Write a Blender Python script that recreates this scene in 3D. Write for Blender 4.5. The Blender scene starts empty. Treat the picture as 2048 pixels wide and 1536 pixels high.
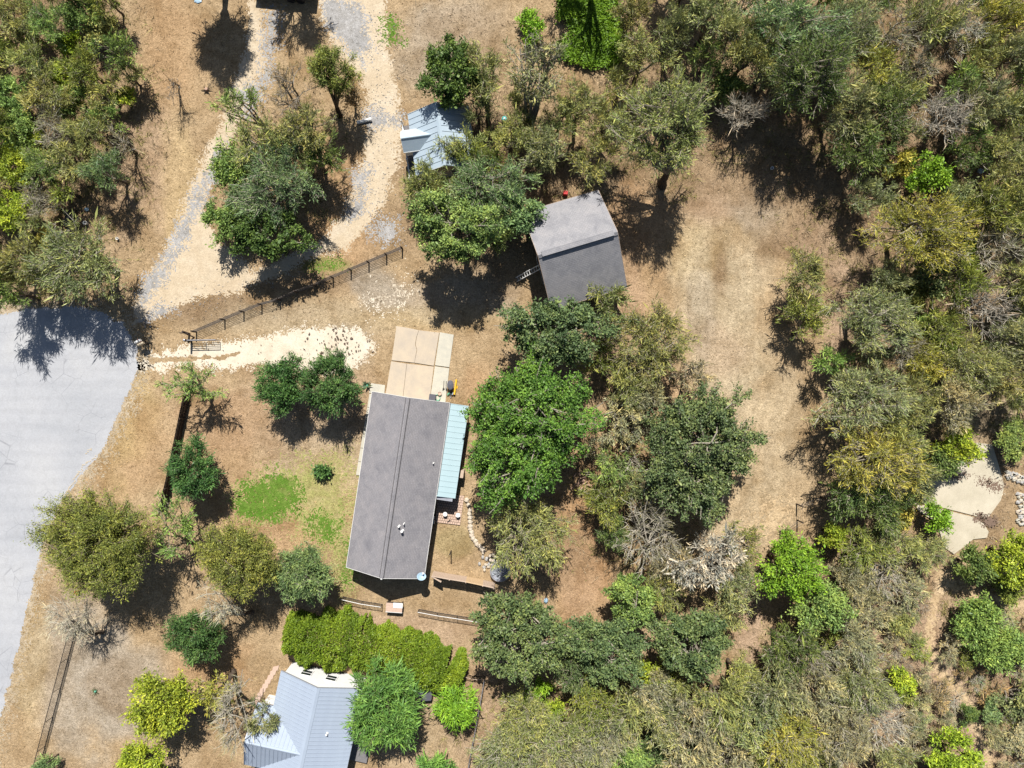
import bpy, math, random
import numpy as np
from mathutils import Vector
sc = bpy.context.scene
col = sc.collection
H, S = 70.0, 19.5           # drone height above ground (m), photo pixels per metre on the ground

# ------------------------------------------------------------------ camera, sky, sun, exposure
cam_d = bpy.data.cameras.new('camera'); cam = bpy.data.objects.new('camera', cam_d); col.objects.link(cam)
cam.location = (0, 0, H); cam.rotation_euler = (0, 0, 0)
cam_d.sensor_width = 36; cam_d.lens = 18.0/((1024/S)/H); cam_d.clip_end = 2000; cam_d.clip_start = 0.5
sc.camera = cam
world = bpy.data.worlds.new('World'); sc.world = world; world.use_nodes = True
wn = world.node_tree; bg = wn.nodes['Background']
sky = wn.nodes.new('ShaderNodeTexSky'); sky.sky_type = 'NISHITA'; sky.sun_disc = False
ELEV = 52.0
sky.sun_elevation = math.radians(ELEV); sky.sun_rotation = 0.0
wn.links.new(sky.outputs[0], bg.inputs[0]); bg.inputs[1].default_value = 0.05
sun_d = bpy.data.lights.new('sun', 'SUN'); sun_d.energy = 5.0; sun_d.angle = math.radians(0.5); sun_d.color = (1, 0.965, 0.91)
sun = bpy.data.objects.new('sun', sun_d); col.objects.link(sun); sun.rotation_euler = (math.radians(ELEV-90), 0, 0); sun.location = (0, 30, 60)
sc.view_settings.view_transform = 'Standard'; sc.view_settings.look = 'None'; sc.view_settings.gamma = 1
sc.view_settings.use_curve_mapping = False; sc.view_settings.exposure = 0.52
sc.cycles.max_bounces = 5; sc.cycles.diffuse_bounces = 1; sc.cycles.glossy_bounces = 2; sc.cycles.transmission_bounces = 3

# ------------------------------------------------------------------ helpers
def W(px, py, z=0.0):
    k = 1-z/H
    return np.array([(px-1024)/S*k, (768-py)/S*k, z])
def mesh_np(name, V, F, mat, attrs=None, smooth=False):
    """V (n,3), F (m,k) all faces of k corners"""
    me = bpy.data.meshes.new(name); V = np.ascontiguousarray(V, dtype=np.float32); F = np.ascontiguousarray(F, dtype=np.int32)
    m, k = F.shape
    me.vertices.add(len(V)); me.vertices.foreach_set('co', V.ravel())
    me.loops.add(m*k); me.loops.foreach_set('vertex_index', F.ravel())
    me.polygons.add(m); me.polygons.foreach_set('loop_start', np.arange(0, m*k, k, dtype=np.int32))
    me.polygons.foreach_set('use_smooth', np.full(m, smooth))
    me.update(calc_edges=True)
    for an, (dom, typ, dat) in (attrs or {}).items():
        a = me.attributes.new(an, typ, dom)
        a.data.foreach_set('value' if typ == 'FLOAT' else 'color', np.ascontiguousarray(dat, dtype=np.float32).ravel())
    me.materials.append(mat); return me
def link(name, data, parent=None, loc=(0, 0, 0), rz=0.0):
    o = bpy.data.objects.new(name, data); col.objects.link(o); o.location = loc; o.rotation_euler = (0, 0, rz)
    if parent: o.parent = parent
    return o
def tag(o, label, cat, group=None):
    o['label'] = label; o['category'] = cat
    if group: o['group'] = group
    return o
def thing(name, label, cat, loc, rz=0.0, group=None):
    return tag(link(name, None, None, loc, rz), label, cat, group)
def struct(o): o['kind'] = 'structure'; return o
def stuff(o): o['kind'] = 'stuff'; return o

class MB:
    def __init__(s): s.v = []; s.f = []
    def add(s, V, F):
        n = len(s.v); s.v += [tuple(map(float, p)) for p in V]; s.f += [tuple(i+n for i in q) for q in F]; return s
    def box(s, c, d, rz=0.0, rx=0.0, ry=0.0):
        x, y, z = d[0]/2, d[1]/2, d[2]/2
        P = np.array([(-x,-y,-z),(x,-y,-z),(x,y,-z),(-x,y,-z),(-x,-y,z),(x,-y,z),(x,y,z),(-x,y,z)])
        if rx: ca, sa = math.cos(rx), math.sin(rx); P = np.stack([P[:,0], P[:,1]*ca-P[:,2]*sa, P[:,1]*sa+P[:,2]*ca], 1)
        if ry: ca, sa = math.cos(ry), math.sin(ry); P = np.stack([P[:,0]*ca+P[:,2]*sa, P[:,1], -P[:,0]*sa+P[:,2]*ca], 1)
        if rz: ca, sa = math.cos(rz), math.sin(rz); P = np.stack([P[:,0]*ca-P[:,1]*sa, P[:,0]*sa+P[:,1]*ca, P[:,2]], 1)
        return s.add(P+np.array(c), [(0,3,2,1),(4,5,6,7),(0,1,5,4),(1,2,6,5),(2,3,7,6),(3,0,4,7)])
    def tube(s, p0, p1, r0, r1=None, k=6):
        p0 = np.array(p0, float); p1 = np.array(p1, float); r1 = r0 if r1 is None else r1
        d = p1-p0; d /= np.linalg.norm(d)+1e-9; a = np.array([0, 0, 1.]) if abs(d[2]) < .9 else np.array([1., 0, 0])
        u = np.cross(d, a); u /= np.linalg.norm(u); w = np.cross(d, u)
        an = np.arange(k)*2*math.pi/k; c = np.cos(an)[:,None]*u+np.sin(an)[:,None]*w
        P = np.vstack([p0+c*r0, p1+c*r1])
        F = [(i, (i+1)%k, k+(i+1)%k, k+i) for i in range(k)]+[tuple(range(k-1, -1, -1)), tuple(range(k, 2*k))]
        return s.add(P, F)
    def path(s, pts, r, k=5):
        for a, b in zip(pts[:-1], pts[1:]): s.tube(a, b, r, r, k)
        return s
    def lathe(s, c, prof, k=20, sx=1.0, sy=1.0, rz=0.0):
        P = []; F = []; n = len(prof)
        for r, z in prof:
            for i in range(k):
                a = 2*math.pi*i/k; x, y = r*math.cos(a)*sx, r*math.sin(a)*sy
                P.append((c[0]+x*math.cos(rz)-y*math.sin(rz), c[1]+x*math.sin(rz)+y*math.cos(rz), c[2]+z))
        for j in range(n-1):
            for i in range(k): F.append((j*k+i, j*k+(i+1)%k, (j+1)*k+(i+1)%k, (j+1)*k+i))
        F.append(tuple(range(k-1, -1, -1))); F.append(tuple((n-1)*k+i for i in range(k)))
        return s.add(P, F)
    def prism(s, pts, z0, z1, inset=0.0):
        pts = np.array(pts, float)[:, :2]; n = len(pts)
        ar = 0.5*np.sum(pts[:,0]*np.roll(pts[:,1],-1)-np.roll(pts[:,0],-1)*pts[:,1])
        if ar < 0: pts = pts[::-1]
        c = pts.mean(0); top = c+(pts-c)*(1-inset)
        P = [(x, y, z0) for x, y in pts]+[(x, y, z1) for x, y in top]
        return s.add(P, [tuple(range(n-1, -1, -1)), tuple(range(n, 2*n))]+[(i, (i+1)%n, n+(i+1)%n, n+i) for i in range(n)])
    def rock(s, c, d, rng, rz=0):
        lat = [(-1, .55), (-.35, 1), (.35, .95), (1, .5)]; k = 6; P = []; F = []
        for zz, rr in lat:
            for i in range(k):
                a = 2*math.pi*i/k+rz; q = rr*(.8+.4*rng.random())
                P.append((c[0]+d[0]/2*q*math.cos(a), c[1]+d[1]/2*q*math.sin(a), c[2]+d[2]/2*zz))
        for j in range(3):
            for i in range(k): F.append((j*k+i, j*k+(i+1)%k, (j+1)*k+(i+1)%k, (j+1)*k+i))
        F.append(tuple(range(k-1, -1, -1))); F.append(tuple(range(3*k, 4*k)))
        return s.add(P, F)
    def build(s, name, mat, parent=None, local=False, origin=None, smooth=False):
        V = np.array(s.v)
        if parent is not None:
            off = np.zeros(3) if local else np.array(parent.location)
            if parent.parent is not None and not local: off = off+np.array(parent.parent.location)
            loc = (0, 0, 0)
        else:
            off = np.array([*(V[:,:2].min(0)+V[:,:2].max(0))/2, V[:,2].min()]) if origin is None else np.array(origin); loc = tuple(off)
        me = bpy.data.meshes.new(name); me.from_pydata([tuple(p) for p in V-off], [], s.f); me.materials.append(mat)
        if smooth: me.polygons.foreach_set('use_smooth', [True]*len(me.polygons))
        me.update()
        return link(name, me, parent, loc)

_L = {}
def vnoise(x, y, seed):
    """value noise, period 256"""
    if seed not in _L: _L[seed] = np.random.default_rng(seed).random((256, 256))
    T = _L[seed]; xi = np.floor(x).astype(int); yi = np.floor(y).astype(int); fx = x-xi; fy = y-yi
    fx = fx*fx*(3-2*fx); fy = fy*fy*(3-2*fy); g = lambda a, b: T[a % 256, b % 256]
    return (g(xi, yi)*(1-fx)+g(xi+1, yi)*fx)*(1-fy)+(g(xi, yi+1)*(1-fx)+g(xi+1, yi+1)*fx)*fy
def fbm(x, y, seed, oct=4):
    v = 0; a = .5; t = 0
    for i in range(oct): v = v+a*vnoise(x*2**i, y*2**i, seed+i); t += a; a *= .55
    return v/t
def sdist(X, Y, poly):
    """signed distance to polygon (positive inside)"""
    poly = np.array(poly)[:, :2]; ins = np.zeros(X.shape, bool); d = np.full(X.shape, 1e9); n = len(poly)
    for i in range(n):
        (x0, y0), (x1, y1) = poly[i], poly[(i+1) % n]
        c = ((y0 > Y) != (y1 > Y)) & (X < (x1-x0)*(Y-y0)/((y1-y0) if y1 != y0 else 1e-9)+x0); ins ^= c
        dx, dy = x1-x0, y1-y0; t = np.clip(((X-x0)*dx+(Y-y0)*dy)/(dx*dx+dy*dy+1e-12), 0, 1)
        d = np.minimum(d, np.hypot(X-x0-t*dx, Y-y0-t*dy))
    return np.where(ins, d, -d)

# ------------------------------------------------------------------ materials
def newmat(name):
    m = bpy.data.materials.new(name); m.use_nodes = True; nt = m.node_tree; b = nt.nodes['Principled BSDF']; return m, nt, b
def N(nt, t, **kw):
    n = nt.nodes.new(t)
    for k, v in kw.items(): setattr(n, k, v)
    return n
def noise(nt, scale, detail=4, rough=.6, vec=None, dist=0.0):
    n = N(nt, 'ShaderNodeTexNoise'); n.inputs['Scale'].default_value = scale; n.inputs['Detail'].default_value = detail
    n.inputs['Roughness'].default_value = rough; n.inputs['Distortion'].default_value = dist
    if vec is not None: nt.links.new(vec, n.inputs['Vector'])
    return n.outputs['Fac']
def ramp(nt, fac, stops):
    r = N(nt, 'ShaderNodeValToRGB'); e = r.color_ramp.elements
    while len(e) < len(stops): e.new(.5)
    for i, (p, c) in enumerate(stops): e[i].position = p; e[i].color = (*c, 1) if len(c) == 3 else c
    nt.links.new(fac, r.inputs[0]); return r.outputs[0]
def mixc(nt, mode, fac, a, b):
    m = N(nt, 'ShaderNodeMix', data_type='RGBA', blend_type=mode)
    for s, v in ((m.inputs[0], fac), (m.inputs[6], a), (m.inputs[7], b)):
        if isinstance(v, (int, float)): s.default_value = v
        elif isinstance(v, tuple): s.default_value = (*v, 1)
        else: nt.links.new(v, s)
    return m.outputs[2]
def mat(name, c1, c2=None, scale=3.0, rough=.85, metal=0.0, bump=.0, bscale=20.0, fine=0.0, spec=.3):
    m, nt, b = newmat(name); co = N(nt, 'ShaderNodeTexCoord').outputs['Object']
    c2 = c2 or tuple(x*.75 for x in c1)
    f = noise(nt, scale, 5, .65, co); c = ramp(nt, f, [(.3, c2), (.7, c1)])
    if fine:
        g = noise(nt, bscale, 3, .7, co); c = mixc(nt, 'MULTIPLY', 1.0, c, ramp(nt, g, [(.25, (1-fine,)*3), (.75, (1+fine*.4,)*3)]))
    nt.links.new(c, b.inputs['Base Color']); b.inputs['Roughness'].default_value = rough; b.inputs['Metallic'].default_value = metal
    b.inputs['Specular IOR Level'].default_value = spec
    if bump:
        bp = N(nt, 'ShaderNodeBump'); bp.inputs['Strength'].default_value = bump; bp.inputs['Distance'].default_value = .03
        nt.links.new(noise(nt, bscale, 3, .7, co), bp.inputs['Height']); nt.links.new(bp.outputs[0], b.inputs['Normal'])
    return m
def ground_mat(name, c_attr=None, c1=(.4, .3, .17), c2=(.3, .2, .11), s1=.25, fine=.45, bump=.8, stops=None, mid_k=1.0):
    """earth: big mottling, fine speckle, strong small relief"""
    m, nt, b = newmat(name); co = N(nt, 'ShaderNodeTexCoord').outputs['Object']
    big = noise(nt, s1, 6, .6, co, .4)
    if c_attr:
        a = N(nt, 'ShaderNodeAttribute'); a.attribute_name = c_attr
        c = mixc(nt, 'MULTIPLY', 1.0, a.outputs['Color'], ramp(nt, big, [(.32, (.74, .69, .62)), (.52, (1, 1, 1)), (.72, (1.18, 1.2, 1.22))]))
    else: c = ramp(nt, big, stops or [(.3, c2), (.7, c1)])
    mid = noise(nt, 1.7, 5, .7, co, .8); c = mixc(nt, 'MULTIPLY', 1.0, c, ramp(nt, mid, [(.3, (1-.28*mid_k, 1-.3*mid_k, 1-.34*mid_k)), (.55, (1.02, 1.02, 1.02)), (.75, (1+.2*mid_k,)*3)]))
    f1 = noise(nt, 5.5, 4, .8, co, .5); c = mixc(nt, 'MULTIPLY', 1.0, c, ramp(nt, f1, [(.3, (1-fine,)*3), (.52, (1, 1, 1)), (.7, (1+fine*.7,)*3)]))
    f2 = noise(nt, 15, 2, .8, co); c = mixc(nt, 'MULTIPLY', 1.0, c, ramp(nt, f2, [(.3, (1-fine*.9,)*3), (.5, (1, 1, 1)), (.7, (1+fine*.6,)*3)]))
    nt.links.new(c, b.inputs['Base Color']); b.inputs['Roughness'].default_value = 1.0; b.inputs['Specular IOR Level'].default_value = 0.05
    if bump:
        bp = N(nt, 'ShaderNodeBump'); bp.inputs['Strength'].default_value = bump; bp.inputs['Distance'].default_value = .12
        nt.links.new(noise(nt, 7.0, 4, .75, co), bp.inputs['Height']); nt.links.new(bp.outputs[0], b.inputs['Normal'])
    return m
def leaf_mat(name, trans=.16, gloss=.015):
    m = bpy.data.materials.new(name); m.use_nodes = True; nt = m.node_tree; nt.nodes.remove(nt.nodes['Principled BSDF'])
    oi = N(nt, 'ShaderNodeObjectInfo'); a = N(nt, 'ShaderNodeAttribute'); a.attribute_name = 'v'
    c = mixc(nt, 'MULTIPLY', 1.0, oi.outputs['Color'], ramp(nt, a.outputs['Fac'], [(0, (.5, .56, .6)), (.5, (1, 1, 1)), (1, (1.75, 1.5, 1.2))]))
    d = N(nt, 'ShaderNodeBsdfDiffuse'); t = N(nt, 'ShaderNodeBsdfTranslucent'); g = N(nt, 'ShaderNodeBsdfGlossy'); g.inputs['Roughness'].default_value = .45
    g.inputs['Color'].default_value = (.9, .9, .9, 1)
    nt.links.new(c, d.inputs[0]); nt.links.new(c, t.inputs[0])
    x = N(nt, 'ShaderNodeMixShader'); x.inputs[0].default_value = trans; nt.links.new(d.outputs[0], x.inputs[1]); nt.links.new(t.outputs[0], x.inputs[2])
    y = N(nt, 'ShaderNodeMixShader'); y.inputs[0].default_value = gloss; nt.links.new(x.outputs[0], y.inputs[1]); nt.links.new(g.outputs[0], y.inputs[2])
    nt.links.new(y.outputs[0], nt.nodes['Material Output'].inputs[0]); return m
def bark_mat(name):
    m, nt, b = newmat(name); a = N(nt, 'ShaderNodeAttribute'); a.attribute_name = 't'; co = N(nt, 'ShaderNodeTexCoord').outputs['Object']
    oi = N(nt, 'ShaderNodeObjectInfo')
    c = ramp(nt, a.outputs['Fac'], [(0, (.25, .2, .17)), (.5, (.62, .57, .5)), (1, (1, .95, .86))])
    c = mixc(nt, 'MULTIPLY', 1.0, c, oi.outputs['Color']); c = mixc(nt, 'MULTIPLY', 1.0, c, ramp(nt, noise(nt, 6, 4, .7, co), [(.3, (.6, .6, .6)), (.7, (1.15, 1.15, 1.15))]))
    nt.links.new(c, b.inputs['Base Color']); b.inputs['Roughness'].default_value = .95; b.inputs['Specular IOR Level'].default_value = .1; return m
def shingle_mat(name, c1, c2):
    m, nt, b = newmat(name); co = N(nt, 'ShaderNodeTexCoord').outputs['Object']
    br = N(nt, 'ShaderNodeTexBrick'); nt.links.new(co, br.inputs['Vector'])
    for k, v in (('Scale', 1.0), ('Brick Width', .32), ('Row Height', .15), ('Mortar Size', .012), ('Bias', 0.0)): br.inputs[k].default_value = v
    br.inputs['Color1'].default_value = (*c1, 1); br.inputs['Color2'].default_value = (*c2, 1); br.inputs['Mortar'].default_value = (*[x*.8 for x in c2], 1)
    c = mixc(nt, 'MULTIPLY', 1.0, br.outputs[0], ramp(nt, noise(nt, .8, 7, .7, co, .6), [(.28, (.74, .75, .78)), (.5, (1, 1, 1)), (.72, (1.18, 1.15, 1.12))]))
    c = mixc(nt, 'MULTIPLY', 1.0, c, ramp(nt, noise(nt, 14, 3, .8, co), [(.3, (.8, .8, .8)), (.7, (1.15, 1.15, 1.15))]))
    nt.links.new(c, b.inputs['Base Color']); b.inputs['Roughness'].default_value = .95; b.inputs['Specular IOR Level'].default_value = .15
    bp = N(nt, 'ShaderNodeBump'); bp.inputs['Strength'].default_value = .5; bp.inputs['Distance'].default_value = .015
    nt.links.new(br.outputs['Fac'], bp.inputs['Height']); bp.invert = True; nt.links.new(bp.outputs[0], b.inputs['Normal']); return m

M = dict(
 road=ground_mat('chip_seal', c1=(.45, .445, .44), c2=(.37, .365, .365), s1=.12, fine=.09, bump=.1, mid_k=.2, stops=[(.28, (.32, .33, .35)), (.5, (.385, .39, .405)), (.75, (.43, .43, .43))]),
 track=ground_mat('sandy_track', stops=[(.28, (.47, .37, .25)), (.5, (.53, .435, .31)), (.72, (.56, .48, .37))], s1=.22, fine=.2, bump=.4, mid_k=.5),
 caliche=ground_mat('caliche', stops=[(.28, (.5, .42, .31)), (.5, (.6, .525, .41)), (.75, (.64, .585, .49))], s1=.3, fine=.14, bump=.25, mid_k=.3),
 shoulder=ground_mat('sandy_shoulder', stops=[(.3, (.36, .28, .18)), (.7, (.48, .4, .29))], s1=.6, fine=.35, bump=.6),
 gravel=ground_mat('grey_gravel', stops=[(.3, (.31, .3, .29)), (.7, (.4, .385, .37))], s1=.5, fine=.35, bump=.5),
 lawn=ground_mat('green_grass', stops=[(.25, (.24, .25, .08)), (.45, (.13, .22, .035)), (.7, (.085, .19, .02))], s1=.5, fine=.35, bump=.8),
 lawn2=ground_mat('yellowing_grass', stops=[(.3, (.42, .35, .18)), (.5, (.36, .33, .13)), (.7, (.27, .3, .09))], s1=.7, fine=.4, bump=.8),
 trail=ground_mat('trail_dirt', stops=[(.3, (.46, .33, .19)), (.7, (.55, .42, .26))], s1=.5, fine=.25, bump=.4),
 concrete=mat('concrete', (.55, .455, .335), (.43, .37, .3), .7, .9, bump=.15, bscale=25, fine=.15),
 concrete2=mat('newer_concrete', (.56, .52, .42), (.46, .44, .37), 1.5, .9, bump=.15, bscale=25, fine=.18),
 concrete3=mat('pale_concrete', (.56, .5, .385), (.44, .39, .29), .5, .9, bump=.2, bscale=16, fine=.18),
 shingle=shingle_mat('ranch_shingle', (.262, .252, .262), (.24, .23, .24)),
 shingle2=shingle_mat('shed_shingle', (.29, .285, .295), (.27, .265, .275)),
 metal_blue=mat('blue_grey_metal', (.36, .42, .5), (.31, .36, .44), .5, .7, .0, spec=.3),
 metal_pale=mat('galvanised_metal', (.42, .5, .56), (.36, .44, .51), .8, .6, .0, spec=.35),
 metal_aqua=mat('aqua_metal', (.38, .5, .53), (.34, .46, .49), .8, .6, .0, spec=.35),
 white=mat('white_paint', (.8, .79, .76), (.72, .71, .68), 2, .6),
 cream=mat('cream_siding', (.62, .56, .46), (.55, .49, .4), 2, .8),
 brownwall=mat('brown_siding', (.2, .14, .1), (.14, .1, .07), 2, .85),
 brick=mat('pink_brick', (.62, .45, .35), (.5, .36, .28), 9, .9, bump=.3, bscale=30, fine=.2),
 stone=mat('limestone', (.66, .57, .45), (.48, .4, .31), 3, .9, bump=.4, bscale=15, fine=.25),
 rock=mat('grey_rock', (.5, .48, .45), (.3, .29, .28), 3, .9, bump=.4, bscale=12, fine=.25),
 wood=mat('weathered_board', (.55, .43, .33), (.45, .34, .26), 6, .9, bump=.2, bscale=30, fine=.15),
 woodlight=mat('fresh_board', (.62, .45, .27), (.52, .37, .22), 6, .9, bump=.2, bscale=30, fine=.15),
 wooddark=mat('dark_board', (.075, .055, .042), (.045, .034, .028), 5, .9, bump=.2, bscale=30),
 greydeck=mat('grey_deck', (.2, .19, .19), (.15, .145, .15), 6, .85, bump=.2, bscale=30),
 black=mat('black_plastic', (.02, .02, .024), (.014, .014, .016), 4, .45, spec=.5),
 charcoal=mat('charcoal_lid', (.1, .1, .12), (.075, .075, .09), 4, .6),
 steel=mat('grey_steel', (.42, .43, .47), (.34, .35, .39), 4, .45, .4, spec=.5),
 darksteel=mat('dark_steel', (.055, .05, .05), (.04, .035, .035), 4, .6, .2),
 wire=mat('wire', (.16, .14, .12), (.12, .1, .09), 4, .6, .3),
 yellow=mat('yellow_paint', (.75, .45, .03), (.65, .38, .025), 4, .5),
 red=mat('red_plastic', (.55, .03, .03), (.42, .02, .02), 4, .5),
 teal=mat('teal_plastic', (.05, .38, .35), (.04, .3, .28), 4, .5),
 green=mat('green_plastic', (.12, .42, .27), (.1, .33, .22), 4, .5),
 blueish=mat('pale_blue_dish', (.33, .45, .55), (.28, .4, .5), 4, .4),
 tan=mat('tan_plastic', (.5, .42, .3), (.42, .35, .25), 4, .7),
 glass=mat('window_glass', (.02, .025, .03), (.015, .02, .024), 4, .08, spec=.8),
 rust=mat('rusty_metal', (.3, .14, .07), (.2, .09, .05), 4, .9),
 soil=mat('brown_soil', (.22, .15, .11), (.16, .11, .08), 4, 1, bump=.5, bscale=12, fine=.3),
 debris=mat('rock_fill', (.5, .54, .58), (.16, .17, .19), 6, .7, bump=.5, bscale=10, fine=.4),
 log=mat('split_log', (.5, .33, .24), (.34, .22, .16), 6, .9, fine=.2),
 leaf=leaf_mat('leaf'), bark=bark_mat('bark'))
def tuft_mat():
    m = bpy.data.materials.new('dry_blades'); m.use_nodes = True; nt = m.node_tree; b = nt.nodes['Principled BSDF']
    a = N(nt, 'ShaderNodeAttribute'); a.attribute_name = 'c'; nt.links.new(a.outputs['Color'], b.inputs['Base Color']); b.inputs['Roughness'].default_value = 1; b.inputs['Specular IOR Level'].default_value = .02
    return m
def road_cracks(m):
    nt = m.node_tree; b = nt.nodes['Principled BSDF']; src = b.inputs['Base Color'].links[0].from_socket; co = N(nt, 'ShaderNodeTexCoord').outputs['Object']
    v = N(nt, 'ShaderNodeTexVoronoi'); v.feature = 'DISTANCE_TO_EDGE'; v.inputs['Scale'].default_value = .55; nt.links.new(co, v.inputs['Vector'])
    c = mixc(nt, 'MULTIPLY', ramp(nt, noise(nt, .16, 2, .5, co), [(.5, (0, 0, 0)), (.62, (.8, .8, .8))]), src, ramp(nt, v.outputs['Distance'], [(.004, (.6, .6, .62)), (.016, (1, 1, 1))]))
    w = N(nt, 'ShaderNodeTexWave'); w.wave_type = 'RINGS'; w.inputs['Scale'].default_value = .22; w.inputs['Distortion'].default_value = 3.0; w.inputs['Detail'].default_value = 3; w.inputs['Detail Scale'].default_value = .6; nt.links.new(co, w.inputs['Vector'])
    c = mixc(nt, 'MULTIPLY', .3, c, ramp(nt, w.outputs['Fac'], [(.0, (.9, .9, .91)), (.6, (1.04, 1.04, 1.04))])); nt.links.new(c, b.inputs['Base Color'])
road_cracks(M['road'])
M['tuft'] = tuft_mat(); M['ground'] = ground_mat('dry_ground', c_attr='c')

# ------------------------------------------------------------------ ground sheet with soil zones
TAN=(.46,.35,.22); STRAW=(.51,.44,.315); ORANGE=(.46,.30,.17); PINK=(.47,.35,.255); GREY=(.43,.39,.33); BROWN=(.32,.235,.15); YEL=(.5,.39,.2); DARK=(.22,.155,.095); GRN=(.25,.27,.09)
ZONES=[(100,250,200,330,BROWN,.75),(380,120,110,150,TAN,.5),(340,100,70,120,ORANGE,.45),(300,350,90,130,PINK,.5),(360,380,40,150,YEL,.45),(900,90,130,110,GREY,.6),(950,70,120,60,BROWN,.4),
 (640,420,110,160,ORANGE,.6),(450,620,180,36,BROWN,.95),(600,570,150,26,BROWN,.8),(640,530,50,14,GRN,.8),(650,640,240,50,STRAW,.5),(760,580,60,50,GREY,.8),(900,600,120,60,GREY,.5),(870,640,180,30,YEL,.3),
 (700,700,60,50,GREY,.6),(270,830,50,120,YEL,.6),(260,900,90,110,ORANGE,.45),(230,860,40,140,YEL,.4),(600,830,220,120,PINK,.45),(450,900,80,140,ORANGE,.4),(660,930,110,90,STRAW,.5),(560,1060,120,60,ORANGE,.5),
 (650,1010,70,110,YEL,.55),(690,1140,26,90,GRN,.5),(910,1100,60,70,TAN,.5),(905,1085,45,28,GRN,.25),(800,1190,200,30,TAN,.5),(800,1260,170,40,PINK,.6),(150,1350,110,190,GREY,.6),(60,1280,40,200,YEL,.4),(230,1380,110,120,GREY,.7),
 (230,1370,55,60,BROWN,.35),(430,1330,90,90,ORANGE,.6),(420,1460,90,60,TAN,.6),(960,1430,60,110,PINK,.5),(820,1450,100,90,STRAW,.3),(1160,1090,70,170,ORANGE,.85),(1160,1150,45,90,PINK,.4),(1230,600,60,200,PINK,.6),(1290,560,70,110,ORANGE,.3),
 (1440,620,110,240,STRAW,.75),(1438,528,20,62,BROWN,.85),(1450,700,60,60,PINK,.4),(1400,600,30,120,GREY,.35),(1400,500,60,60,YEL,.3),(1480,950,80,160,TAN,.4),(1530,870,90,180,STRAW,.55),(1660,480,90,110,PINK,.95),(1680,600,50,140,PINK,.9),(1420,400,70,50,PINK,.7),(1520,420,60,50,GREY,.6),(1330,700,60,100,ORANGE,.3),
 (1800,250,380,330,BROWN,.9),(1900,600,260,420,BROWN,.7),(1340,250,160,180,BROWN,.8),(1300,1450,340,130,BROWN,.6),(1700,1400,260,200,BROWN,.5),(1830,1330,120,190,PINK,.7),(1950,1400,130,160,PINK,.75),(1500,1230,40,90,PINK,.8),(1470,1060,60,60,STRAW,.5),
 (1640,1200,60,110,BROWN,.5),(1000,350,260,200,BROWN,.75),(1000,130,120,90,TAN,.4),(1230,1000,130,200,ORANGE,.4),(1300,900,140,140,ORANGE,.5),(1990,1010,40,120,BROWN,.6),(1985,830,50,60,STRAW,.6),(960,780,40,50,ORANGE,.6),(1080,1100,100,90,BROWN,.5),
 (1270,430,80,60,ORANGE,.5),(1570,240,50,40,ORANGE,.6)]
def ground_col(X, Y):
    px = 1024+X*S; py = 768-Y*S; C = np.empty(X.shape+(3,)); C[:] = TAN
    wob = (fbm(X*.35, Y*.35, 11)-.5)*1.1
    for zx, zy, rx, ry, c, s in ZONES:
        d = np.sqrt(((px-zx)/rx)**2+((py-zy)/ry)**2)+wob; w = np.clip((1.25-d)/.7, 0, 1); w = w*w*(3-2*w)*s
        C = C*(1-w[..., None])+np.array(c)*w[..., None]
    u = np.hypot((px-1445)*1.0, np.maximum(np.abs(py-640)-130, 0)*1.0); u = np.where(np.abs(py-640) < 130, np.abs(px-1445), u)   # mower passes round the clearing
    st = np.sin(u/17*2*np.pi+wob*5)*np.clip(1.25-u/120, 0, 1)*.055; C = C*(1+st)[..., None]
    lp = np.abs(np.hypot((px-1440)/95, (py-600)/(np.where(py < 600, 150, 420)))-1); lp2 = np.abs(np.hypot((px-1440)/72, (py-600)/(np.where(py < 600, 125, 380)))-1)
    tr = np.exp(-(lp/.05)**2)+np.exp(-(lp2/.06)**2); C = C*(1+.2*tr*np.clip((fbm(X*.3, Y*.3, 19)-.3)*3, 0, 1))[..., None]
    t2 = np.exp(-((px-1530+(py-900)*.25+12*np.sin(py/60))/6)**2)+np.exp(-((px-1566+(py-900)*.2+12*np.sin(py/60))/6)**2); C = C*(1+.15*t2*np.clip((py-740)/60, 0, 1)*(py < 1060))[..., None]
    return C*np.array([.87, .825, .77])
gx = np.concatenate([[-400, -250, -150, -100], np.arange(-60, 60.1, .25), [100, 150, 250, 400]]); gy = np.concatenate([[-400, -250, -150, -100, -75], np.arange(-46, 46.1, .25), [75, 100, 150, 250, 400]])
GX, GY = np.meshgrid(gx, gy); nx, ny = len(gx), len(gy)
idx = np.arange(nx*ny).reshape(ny, nx)
F = np.stack([idx[:-1,:-1], idx[:-1,1:], idx[1:,1:], idx[1:,:-1]], -1).reshape(-1, 4)
C = ground_col(GX, GY).reshape(-1, 3)
me = mesh_np('ground', np.stack([GX.ravel(), GY.ravel(), np.zeros(nx*ny)], 1), F, M['ground'], {'c': ('POINT', 'FLOAT_COLOR', np.hstack([C, np.ones((len(C), 1))]))})
struct(link('ground', me))

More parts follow.
